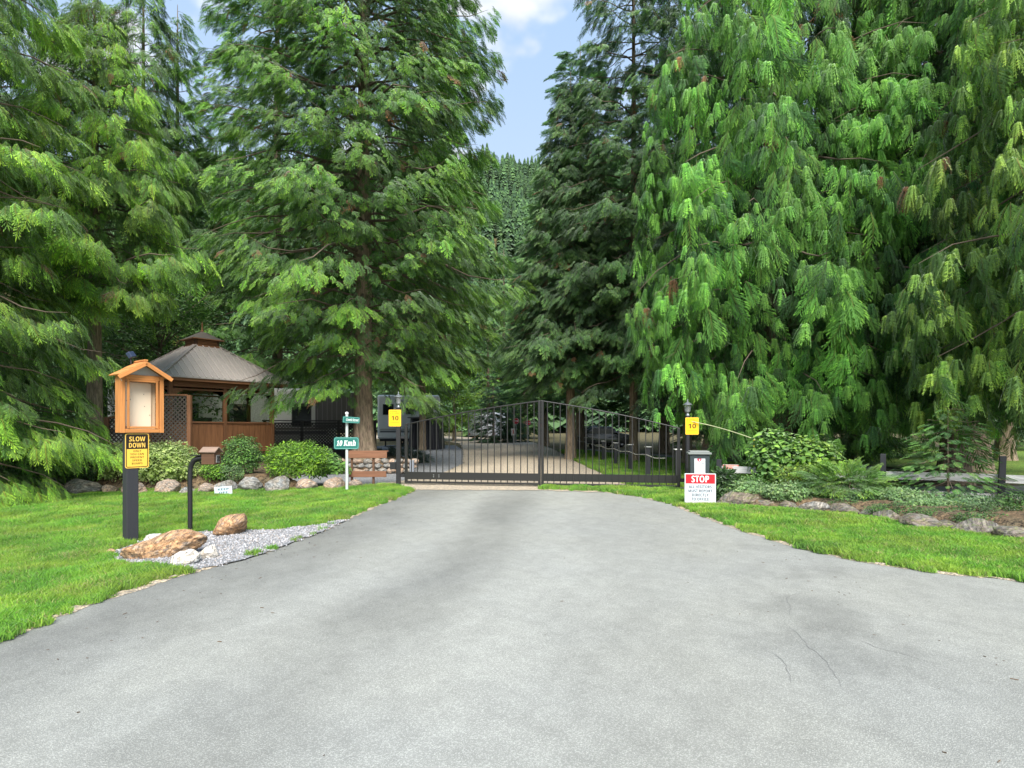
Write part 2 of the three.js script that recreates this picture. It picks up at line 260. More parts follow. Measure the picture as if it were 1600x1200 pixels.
// raised planting beds
const bedLeft = [[-4.9, -14.4], [-7.5, -14.05], [-10, -14.05], [-15, -13.6], [-22, -15], [-24, -32], [-6.5, -32], [-3.9, -24], [-3.5, -20.2], [-7.1, -20.15], [-6.5, -16.4]];
const bedRight = [...rockLine.slice().reverse(), [12, -7.5], [24, -9], [24, -11], [12, -10.5], [9.2, -12.2], [9.5, -15], [7, -16], [4.7, -14.6]];
const hLeft = (x, z, d) => gy(x, z) + 0.36 * sstep(-0.05, 0.55, d) + 0.03 * fbm2(x * 1.2, z * 1.2) - (d < 0 ? 0.2 : 0);
const hRight = (x, z, d) => gy(x, z) + 0.22 * sstep(0, 0.6, d) + 0.03 * fbm2(x * 1.5, z * 1.5) - (d < 0 ? 0.2 : 0);
const M_soil = std(lin(0.62, 0.58, 0.55), 1, { map: T.soil, bumpMap: T.soilBump, bumpScale: 0.03 });
structure('planting_bed', gridSheet(bedLeft, 0.22, hLeft), M_soil, 'raised garden bed behind the row of boulders');
structure('planting_bed', gridSheet(bedRight, 0.2, hRight), M_soil, 'low planted bed behind the mossy stones');
const UPL = 0.34;                                                                               // level of the left bed

// grass blades and loose gravel
function tuft(seed, n, h, spread) {
  const r = rng(seed), p = [], id = []; let k = 0;
  for (let i = 0; i < n; i++) {
    const a = r() * 6.28, b = r() * 6.28, ox = spread * (r() - 0.5), oz = spread * (r() - 0.5), H = h * (0.55 + 0.6 * r()), w = 0.0028 + 0.002 * r(), l = H * (0.25 + 0.6 * r());
    const wx = Math.cos(b) * w, wz = Math.sin(b) * w, lx = Math.cos(a) * l, lz = Math.sin(a) * l;
    p.push(ox - wx, 0, oz - wz, ox + wx, 0, oz + wz, ox + lx * 0.4 + wx * 0.8, H * 0.6, oz + lz * 0.4 + wz * 0.8, ox + lx * 0.4 - wx * 0.8, H * 0.6, oz + lz * 0.4 - wz * 0.8, ox + lx, H, oz + lz);
    id.push(k, k + 1, k + 2, k, k + 2, k + 3, k + 3, k + 2, k + 4); k += 5;
  }
  const g = new THREE.BufferGeometry(); g.setAttribute('position', new THREE.Float32BufferAttribute(p, 3)); g.setIndex(id); g.computeVertexNormals(); return g;
}
const M_grass = new THREE.MeshPhysicalMaterial({ color: 0xffffff, roughness: 1, transmission: 0.42, thickness: 0, side: THREE.DoubleSide });
function stuff(name, geo, mat, mats, cols, parent, label, category) {
  const im = new THREE.InstancedMesh(geo, mat, mats.length); im.castShadow = im.receiveShadow = true; im.name = parent ? name : numbered(name);
  mats.forEach((m, i) => { im.setMatrixAt(i, m); if (cols) im.setColorAt(i, cols[i]); });
  im.userData.kind = 'stuff'; if (label) im.userData.label = label; if (category) im.userData.category = category; (parent || scene).add(im); return im;
}
function growGrass(poly, holes, density, seed, label, near, h = 0.055) {
  const r = rng(seed); let x0 = 1e9, x1 = -1e9, z0 = 1e9, z1 = -1e9; for (const [x, z] of poly) { x0 = Math.min(x0, x); x1 = Math.max(x1, x); z0 = Math.min(z0, z); z1 = Math.max(z1, z); }
  const geos = [tuft(seed, 14, h, 0.065)], mats = [[]], cols = [[]], e = new THREE.Euler(), q = new THREE.Quaternion();
  const N = Math.round((x1 - x0) * (z1 - z0) * density);
  for (let i = 0; i < N; i++) {
    const x = lerp(x0, x1, r()), z = lerp(z0, z1, r()), keep = r(), w = r(), s0 = r(), rot = r();
    if (Math.abs(x) > -z * 1.0 + 1.2 || z > -2.5) continue;                                         // outside the view there is turf enough
    if (keep > clamp(near / -z, 0.2, 1)) continue;
    const xr = x + 0.1 * n2(x * 3, z * 3), zr = z + 0.1 * n2(z * 3, x * 3 + 5);
    if (!inPoly(poly, xr, zr) || holes.some(hh => inPoly(hh, x + 0.12 * n2(x * 2.4, z * 2.4), z + 0.1 * n2(x * 2, z * 2 + 7)))) continue;
    const s = (0.75 + 0.5 * s0) * (1 + 0.35 * n2(x * 1.3, z * 1.3)) * (-z > 9 ? 1.3 : 1), k = 0;
    q.setFromEuler(e.set(0.25 * (s0 - 0.5), rot * 6.28, 0.25 * (w - 0.5)));
    mats[k].push(new THREE.Matrix4().compose(V(x, gy(x, z) + 0.010, z), q, V(s * 1.15, s, s * 1.15)));
    const dry = clamp(0.3 + 0.8 * fbm2(x * 0.9, z * 0.9) + 0.5 * (w - 0.5)) , pale = w < 0.05 + 0.12 * sstep(0.1, 0.5, fbm2(x * 0.8 + 7, z * 0.8)) ? 1 : 0, b = 0.75 + 0.5 * s0 + 0.45 * fbm2(x * 0.6 + 4, z * 0.6);
    cols[k].push(pale ? lin(0.42, 0.42, 0.14) : lin(lerp(0.12, 0.29, dry) * b, lerp(0.32, 0.42, dry) * b, lerp(0.016, 0.035, dry) * b));
  }
  geos.forEach((g, k) => stuff('grass', g, M_grass, mats[k], cols[k], null, label, 'grass'));
}
growGrass(lawnLeft, [gravelBed, bedLeft], 1500, 101, 'short green grass of the lawn left of the drive', 7);
growGrass(lawnRight, [bedRight], 1500, 102, 'short green grass of the strip right of the drive', 7);
growGrass(lawnGate, [], 260, 103, 'short green grass behind the gate', 22, 0.07);
function pebble(seed) { const g = new THREE.IcosahedronGeometry(1, 0), p = g.attributes.position; for (let i = 0; i < p.count; i++) { const x = p.getX(i), y = p.getY(i), z = p.getZ(i), s = 1 + 0.3 * n3(x * 1.4 + seed, y * 1.4, z * 1.4); p.setXYZ(i, x * s, y * s * 0.65, z * s * 0.85); } g.computeVertexNormals(); return g; }
{ const r = rng(61), mats = [], cols = [], q = new THREE.Quaternion(), e = new THREE.Euler();
  for (let i = 0; i < 70000; i++) { const x = lerp(-6.5, -2.2, r()), z = lerp(-14.8, -5.8, r()), s = 0.006 + 0.013 * r() * r(), t = r(), a = r(), b = r();
    if (!inPoly(gravelBed, x + 0.12 * n2(x * 4, z * 4), z + 0.12 * n2(x * 4, z * 4 + 6))) { if (t > 0.012 || !inPoly(gravelBed, x, z + 0.3) && !inPoly(gravelBed, x - 0.25, z - 0.2)) continue; }
    mats.push(new THREE.Matrix4().compose(V(x, 0.018 + s * 0.3, z), q.setFromEuler(e.set(a * 6, b * 6, t * 6)), V(s, s, s)));
    const v = 0.17 + 0.34 * t, w = a < 0.2 ? 1.12 : 1; cols.push(lin(v * w, v * 1.0, v * (2.04 - w))); }
  stuff('gravel', pebble(4), std(0xffffff, 0.9), mats, cols, null, 'loose pale grey gravel round the boulders by the sign post', 'gravel'); }
{ const r = rng(63), B = [], mats = [], cols = [], q = new THREE.Quaternion(), e = new THREE.Euler();
  for (let i = 0; i < 230; i++) { const z = -2.2 - 12 * r(), side = r(), el = -2.35 - 0.085 * (14.5 + z), x = side < 0.45 ? el + 1.6 * r() * r() : side < 0.8 ? 3.4 - 1.8 * r() * r() : -3 + 7 * r(), s = 0.35 + 0.5 * r(), t = r(), a = r();
    mats.push(new THREE.Matrix4().compose(V(x, 0.004, z), q.setFromEuler(e.set(0.2 * (t - 0.5), a * 6.3, 0.2 * (a - 0.5))), V(s * (0.5 + t), s, s * (0.4 + 0.9 * a)))); const b = 0.6 + 0.8 * t; cols.push(lin(0.11 * b, 0.07 * b, 0.04 * b)); }
  const g = new THREE.BoxGeometry(0.032, 0.004, 0.006), p = g.attributes.position; for (let i = 0; i < p.count; i++) p.setZ(i, p.getZ(i) + 0.006 * Math.cos(p.getX(i) * 90)); g.computeVertexNormals();
  stuff('needle_litter', g, std(0xffffff, 0.9), mats, cols, null, 'scattered brown twigs and needles on the asphalt', 'litter'); }

// ------------------------------------------------------------------ foliage pieces
class Blades {                                                             // collects flat blades; vertex colours tell new growth from old
  constructor() { this.p = []; this.c = []; this.id = []; }
  diamond(a, b, n, w, col) {                                               // a -> b, widest at 40 %, n = width direction
    const k = this.p.length / 3, m = a.clone().lerp(b, 0.42), d = n.clone().multiplyScalar(w / 2);
    this.p.push(a.x, a.y, a.z, m.x + d.x, m.y + d.y, m.z + d.z, b.x, b.y, b.z, m.x - d.x, m.y - d.y, m.z - d.z);
    for (let i = 0; i < 4; i++) this.c.push(...col); this.id.push(k, k + 1, k + 2, k, k + 2, k + 3);
  }
  strip(pts, n, w0, w1, col) {
    const k = this.p.length / 3;
    pts.forEach((q, i) => { const w = lerp(w0, w1, i / (pts.length - 1)) / 2; this.p.push(q.x + n.x * w, q.y + n.y * w, q.z + n.z * w, q.x - n.x * w, q.y - n.y * w, q.z - n.z * w); this.c.push(...col, ...col); if (i) { const o = k + i * 2; this.id.push(o - 2, o, o - 1, o - 1, o, o + 1); } });
  }
  build() { const g = new THREE.BufferGeometry(); g.setAttribute('position', new THREE.Float32BufferAttribute(this.p, 3)); g.setAttribute('color', new THREE.Float32BufferAttribute(this.c, 3)); g.setIndex(this.id); g.computeVertexNormals(); return g; }
}
const OLD = [0.62, 0.66, 0.7], MID = [0.9, 0.92, 0.9], NEW = [1.55, 1.42, 1.1], TWIG = [1.3, 0.62, 0.9];
function cedarSpray(seed, droop, pairs = 11, bw = 0.045, splay = 0.42) {                          // flat fern-like frond of unit length along +x
  const r = rng(seed), B = new Blades(), axis = s => V(s, 0.10 * s - droop * s * s, 0.05 * Math.sin(s * 4 + seed));
  B.strip([0, 0.25, 0.5, 0.75, 1].map(axis), V(0, 0, 1), 0.022, 0.01, TWIG);
  for (let i = 1; i <= pairs; i++) for (const sd of [-1, 1]) {
    const s = (i - 0.3 + 0.35 * r()) / (pairs + 0.6), a = axis(s), L = splay * (0.35 + 0.9 * Math.sin(Math.min(1, s * 1.15 + 0.12) * 2.75)) * (0.75 + 0.45 * r());
    const dir = V(0.62 + 0.3 * r(), -0.30 * droop - 0.28 * r(), sd * (0.75 + 0.2 * r())).normalize(), b = a.clone().addScaledVector(dir, L); b.y -= 0.35 * droop * L;
    const wdir = V(0.75, 0.35 * (r() - 0.5), -sd * 0.6).normalize(), tip = r() < 0.2 + 0.5 * s;
    B.diamond(a, a.clone().lerp(b, 0.72), wdir, bw * 1.15, r() < 0.3 ? OLD : MID);
    for (let t = 0; t < 3; t++) {                                          // branchlets
      const q = a.clone().lerp(b, 0.35 + 0.22 * t), e = q.clone().addScaledVector(V(dir.x + 0.55 * (t === 1 ? -1 : 1), dir.y - 0.2 - 0.25 * r(), dir.z * 0.55).normalize(), L * (0.52 - 0.1 * t));
      B.diamond(q, e, V(0.3, 0.5 * (r() - 0.5), sd).normalize(), bw, tip && t > 0 ? NEW : MID);
    }
    B.diamond(a.clone().lerp(b, 0.6), b, wdir, bw, tip ? NEW : MID);
  }
  const e = axis(0.88), f = axis(1.12); B.diamond(e, f, V(0, 0, 1), bw * 1.5, NEW); return B.build();
}
function tassel(seed, strands = 15, bw = 0.05) {                                                // mop of hanging strands, as on a weeping cypress: unit tall
  const r = rng(seed), B = new Blades();
  for (let i = 0; i < strands; i++) {
    const az = (i / (strands - 1) - 0.5) * 3.6 + 0.3 * (r() - 0.5), out = 0.16 + 0.34 * r(), len = 0.55 + 0.5 * r(), o = V(Math.cos(az), 0, Math.sin(az)), w = V(-o.z, 0.15 * (r() - 0.5), o.x);
    const path = s => V(o.x * out * Math.pow(s, 0.62), 0.12 * Math.sin(Math.min(1, s * 2.6) * 3.14) * (0.5 + out) - len * Math.pow(s, 1.55), o.z * out * Math.pow(s, 0.62));
    const fresh = r() < 0.5;
    B.strip([0, 0.2, 0.42, 0.7, 1].map(path), w, bw * 0.8, bw * 0.5, MID);
    for (let k = 0; k < 7; k++) for (const sd of [-1, 1]) {
      const s = 0.12 + 0.125 * k + 0.05 * r(), a = path(Math.min(1, s)), b2 = path(Math.min(1.2, s + 0.16)), dir = b2.clone().sub(a).normalize().addScaledVector(w, sd * (0.55 + 0.3 * r())).addScaledVector(o, 0.3 * (r() - 0.2)).normalize(), L = 0.15 * (1.15 - 0.45 * s) * (0.7 + 0.6 * r());
      B.diamond(a, a.clone().addScaledVector(dir, L), V(dir.y * o.z - 0.3 * o.x, 0.3, o.x).normalize(), bw * 0.8, fresh && s > 0.35 ? (s > 0.6 ? NEW : MID) : s < 0.3 && fresh ? NEW : r() < 0.35 ? OLD : MID);
    }
  }
  return B.build();
}
function firBough(seed, pairs = 9) {                                                            // spruce or fir twig, stiff and layered, unit length along +x
  const r = rng(seed), B = new Blades(), axis = s => V(s, -0.16 * s * s + 0.04 * s, 0);
  B.strip([0, 0.5, 1].map(axis), V(0, 0, 1), 0.03, 0.012, TWIG);
  for (let i = 1; i <= pairs; i++) for (const sd of [-1, 1]) {
    const s = i / (pairs + 0.4), a = axis(s), L = 0.46 * (1.05 - 0.72 * s) * (0.8 + 0.4 * r()), b = a.clone().add(V(L * 0.7, -0.12 * L - 0.1 * L * r(), sd * L * 0.8));
    for (let k = 0; k < 4; k++) { const q = a.clone().lerp(b, 0.15 + 0.24 * k); for (const t of [-1, 1]) { const e = q.clone().add(V((0.09 + 0.03 * r()) * (t > 0 ? 1 : 0.3), -0.03 + 0.05 * r(), sd * 0.05 + (t > 0 ? -sd * 0.05 : sd * 0.06))); B.diamond(q, e, V(0.2, 0.9, 0.3).normalize(), 0.032, k === 3 && r() < 0.5 ? NEW : r() < 0.35 ? OLD : MID); } }
    B.diamond(a, b, V(0.6, 0.1, -sd * 0.7).normalize(), 0.055, MID); B.diamond(a.clone().lerp(b, 0.7), b.clone().lerp(a, -0.12), V(0.6, 0.3, -sd * 0.7).normalize(), 0.05, r() < 0.5 ? NEW : MID);
  }
  B.diamond(axis(0.86), axis(1.1), V(0, 0, 1), 0.09, NEW); return B.build();
}
function leafCluster(seed, n = 9, len = 0.5, wid = 0.5, white = 0) {                              // broad leaves round a twig end, unit radius
  const r = rng(seed), B = new Blades();
  for (let i = 0; i < n; i++) {
    const a = i * 2.4 + r(), el = -0.3 + 1.2 * r(), d = V(Math.cos(a) * Math.cos(el), Math.sin(el), Math.sin(a) * Math.cos(el)), o = d.clone().multiplyScalar(0.25 + 0.4 * r()), L = len * (0.7 + 0.6 * r());
    const dir = d.clone().add(V(0.4 * (r() - 0.5), -0.45 * r(), 0.4 * (r() - 0.5))).normalize(), e = o.clone().addScaledVector(dir, L), up = V(0, 1, 0).addScaledVector(dir, -dir.y).normalize(), side = dir.clone().cross(up).normalize();
    const half = L * wid * 0.5, m0 = o.clone().lerp(e, 0.3), m1 = o.clone().lerp(e, 0.68), col = r() < 0.3 ? NEW : r() < 0.4 ? OLD : MID, k0 = B.p.length / 3, lift = up.clone().multiplyScalar(half * 0.4);
    const pts = [o, m0.clone().addScaledVector(side, half).add(lift), m1.clone().addScaledVector(side, half * 0.8).add(lift), e, m1.clone().addScaledVector(side, -half * 0.8).add(lift), m0.clone().addScaledVector(side, -half).add(lift), m0, m1];
    const edge = white ? [2.2, 1.75, 2.9] : col;
    pts.forEach((q, j) => { B.p.push(q.x, q.y, q.z); B.c.push(...(white && j > 0 && j < 6 && r() < white ? edge : col)); });
    for (const t of [[0, 1, 6], [6, 1, 2], [6, 2, 7], [7, 2, 3], [0, 6, 5], [6, 4, 5], [6, 7, 4], [7, 3, 4]]) B.id.push(...t.map(x => x + k0));
  }
  return B.build();
}
const leafy = (extra = {}) => new THREE.MeshPhysicalMaterial({ color: 0xffffff, vertexColors: true, roughness: 1, transmission: 0.42, thickness: 0, side: THREE.DoubleSide, ...extra });
const M_leaf = leafy(), M_needle = leafy({ transmission: 0.3 });
const G = {
  cedar: [cedarSpray(1, 0.42), cedarSpray(2, 0.75, 12), cedarSpray(3, 0.55, 10, 0.05, 0.36)],
  fine: [cedarSpray(4, 0.55, 13, 0.036, 0.36), cedarSpray(5, 0.95, 14, 0.036, 0.30), cedarSpray(17, 0.75, 10, 0.04, 0.44)],
  weep: [tassel(6), tassel(7, 11, 0.055), tassel(15, 19, 0.042), cedarSpray(8, 0.95, 12, 0.045, 0.34), cedarSpray(16, 0.7, 14, 0.038, 0.4)],
  fir: [firBough(9), firBough(10)],
  leaf: [leafCluster(11)], bigleaf: [leafCluster(12, 7, 0.8, 0.62)], narrow: [leafCluster(13, 12, 0.7, 0.3)], varied: [leafCluster(14, 10, 0.62, 0.5, 0.72)],
};
function frame(p, dir, up, s, roll = 0) {
  const x = dir.clone().normalize(), z = x.clone().cross(up).normalize(), y = z.clone().cross(x).normalize();
  if (roll) { y.applyAxisAngle(x, roll); z.applyAxisAngle(x, roll); }
  return new THREE.Matrix4().makeBasis(x.multiplyScalar(s), y.multiplyScalar(s), z.multiplyScalar(s)).setPosition(p);
}
function trunkGeo(h, r0, seed, flare = 0.6, lean = 0) {                                          // fluted, flaring trunk
  const N = 26, S = 26, p = [], uv = [], id = [];
  for (let j = 0; j <= S; j++) {
    const t = Math.pow(j / S, 1.5), y = h * t - (j ? 0 : 0.15), r = r0 * (Math.pow(1 - t, 0.85) * 0.95 + 0.05) * (1 + flare * Math.exp(-y / (r0 * 2.2)));
    for (let i = 0; i <= N; i++) { const a = i / N * Math.PI * 2, ca = Math.cos(a), sa = Math.sin(a), f = 1 + (0.10 + 0.10 * Math.exp(-y / r0 / 3)) * n3(ca * 2.1 + seed, sa * 2.1, y * 0.12) + 0.05 * n3(ca * 6 + seed, sa * 6, y * 0.3);
      p.push(ca * r * f + lean * t * h, y, sa * r * f); uv.push(i / N * Math.max(2, Math.round(r0 * 6)), y); }
  }
  for (let j = 0; j < S; j++) for (let i = 0; i < N; i++) { const a = j * (N + 1) + i, b = a + 1, c = a + N + 1, d = c + 1; id.push(a, c, b, b, c, d); }
  const g = new THREE.BufferGeometry(); g.setAttribute('position', new THREE.Float32BufferAttribute(p, 3)); g.setAttribute('uv', new THREE.Float32BufferAttribute(uv, 2)); g.setIndex(id); g.computeVertexNormals(); return g;
}
function limbGeo(pts, r0, r1) {                                                                   // tapered 5-sided limb through points
  const p = [], id = [], n = 5;
  pts.forEach((q, i) => { const t = i / (pts.length - 1), r = lerp(r0, r1, t), d = (pts[i + 1] || q).clone().sub(pts[i - 1] || q).normalize(), u = Math.abs(d.y) > 0.9 ? V(1, 0, 0) : V(0, 1, 0), a = d.clone().cross(u).normalize(), b = a.clone().cross(d);
    for (let k = 0; k < n; k++) { const w = k / n * 6.283; p.push(q.x + r * (a.x * Math.cos(w) + b.x * Math.sin(w)), q.y + r * (a.y * Math.cos(w) + b.y * Math.sin(w)), q.z + r * (a.z * Math.cos(w) + b.z * Math.sin(w))); }
    if (i) for (let k = 0; k < n; k++) { const o = i * n + k, l = i * n + (k + 1) % n; id.push(o - n, o, l, o - n, l, l - n); } });
  const g = new THREE.BufferGeometry(); g.setAttribute('position', new THREE.Float32BufferAttribute(p, 3)); g.setIndex(id); g.computeVertexNormals(); return g;
}
function conifer(o) {
  const r = rng(o.seed), [x, z] = o.at, y = gy(x, z) + (o.lift || 0), root = thing(o.name || 'cedar_tree', o.label, 'tree', [x, y, z], 0, o.group);
  mesh('trunk', trunkGeo(o.h, o.tr, o.seed, o.flare ?? 0.55), M.bark, root);
  const weep = o.kind === 'weep', fir = o.kind === 'fir', limbs = [], mats = G[o.kind].map(() => []), cols = G[o.kind].map(() => []), up = V(0, 1, 0), toCam = Math.atan2(-z, -x);
  for (let k = 0; k < o.n; k++) {
    const t = Math.pow((k + r()) / o.n, o.pow ?? 1.15), y0 = lerp(o.base, o.h * 0.985, t), az = k * 2.39996 + 0.5 * (r() - 0.5), back = Math.cos(az - toCam) < -0.25;
    if (back && r() < 0.45) continue;
    const prof = o.prof ? o.prof(t) : Math.pow(1 - t, 0.8) * (0.55 + 0.45 * sstep(0, 0.12, t)), L = o.R * prof * (0.58 + 0.54 * r()) * (o.len ? o.len(az, y0) : 1) + 0.25, out = V(Math.cos(az), 0, Math.sin(az)), sd = V(-out.z, 0, out.x);
    const a0 = fir ? 0.05 - 0.35 * (1 - t) : weep ? 0.25 : 0.02 + 0.3 * t, dr = (fir ? 0.12 : weep ? 0.55 : 0.55) * (0.7 + 0.6 * r()), upturn = fir ? 0.1 : weep ? 0.05 : 0.32, bend = 0.25 * (r() - 0.5);
    const path = s => V(out.x * L * s + sd.x * bend * L * s * s, y0 + L * (a0 * s - dr * s * s + upturn * s * s * s + 0.03 * Math.sin(s * 9 + k)), out.z * L * s + sd.z * bend * L * s * s);
    limbs.push(limbGeo([0, 0.16, 0.32, 0.5, 0.66, 0.82, 0.96].map(path), Math.min(0.07, 0.008 + 0.011 * L) * (o.limb || 1), 0.004));
    const high = y + y0 > 1.5 + 0.75 * Math.hypot(x, z), m = Math.round(o.m * Math.pow(clamp(L / o.R, 0.12, 1.2), 0.9) * (back ? 0.5 : 1) * (high ? 0.45 : 1) * (1 - 0.15 * r()));
    const tone = 0.8 + 0.4 * r() + 0.25 * n2(az * 2 + o.seed, y0 * 0.7), freshBranch = r();
    for (let i = 0; i < m; i++) {
      const s = 0.16 + 0.84 * Math.sqrt((i + r()) / m), p = path(s), wid = (0.10 + 0.42 * (1 - s)) * L * 0.62 + 0.12, side = (r() * 2 - 1), w = side * wid;
      const v = Math.floor(r() * mats.length);
      p.addScaledVector(sd, w); p.y -= Math.abs(side) * wid * (fir ? 0.22 : 0.45) + (fir ? 0.25 : o.vj ?? 0.3) * r();
      let sc = o.s * (0.55 + 0.8 * r() * r() + 0.15 * r()), dir, M4;
      if (weep) {
        p.y -= r() < 0.55 ? 0.12 * r() : (0.25 + 0.95 * r()) * clamp(0.5 + s);
        dir = out.clone().multiplyScalar(0.6 + 0.4 * r()).addScaledVector(sd, side * 0.9);
        if (v < 3) { dir.y = 0.3 * (r() - 0.4); M4 = frame(p, dir, up, sc, 0.25 * (r() - 0.5)); } else { dir.y = -1.3 - r(); M4 = frame(p, dir, out.clone().add(V(0, 0.3, 0)), sc * 1.25, 1.2 * (r() - 0.5)); }
      } else {
        dir = out.clone().multiplyScalar(0.65 + 0.5 * s).addScaledVector(sd, side * (1.05 - 0.4 * s)); dir.y = fir ? -0.12 - 0.3 * r() : -0.15 - 0.75 * r() * r() - (o.hang || 0) * r();
        M4 = frame(p, dir, up, sc, (fir ? 0.5 : 0.9) * (r() - 0.5));
      }
      mats[v].push(M4);
      const fresh = s > 0.62 && r() < (o.fresh ?? 0.5) * (0.5 + freshBranch), b = tone * (0.8 + 0.4 * r()), c = o.col[fresh ? 1 : 0];
      cols[v].push(r() < (o.dead ?? 0.012) ? lin(0.22 * b, 0.11 * b, 0.04 * b) : lin(c[0] * b * (0.9 + 0.25 * r()), c[1] * b, c[2] * b));
    }
  }
  const lm = mesh('limbs', mergeGeometries(limbs), M.limb, root); lm.userData.kind = 'stuff';
  G[o.kind].forEach((g, i) => stuff('foliage', g, fir ? M_needle : M_leaf, mats[i], cols[i], root));
  return root;
}
const C = { weep: [[0.052, 0.165, 0.034], [0.16, 0.40, 0.06]], cedar: [[0.066, 0.18, 0.026], [0.17, 0.38, 0.036]], yellow: [[0.10, 0.235, 0.026], [0.26, 0.50, 0.042]], fir: [[0.06, 0.16, 0.045], [0.135, 0.30, 0.075]] };
const col = t => Math.pow(1 - t, 0.42) * (0.72 + 0.28 * sstep(0, 0.15, t));
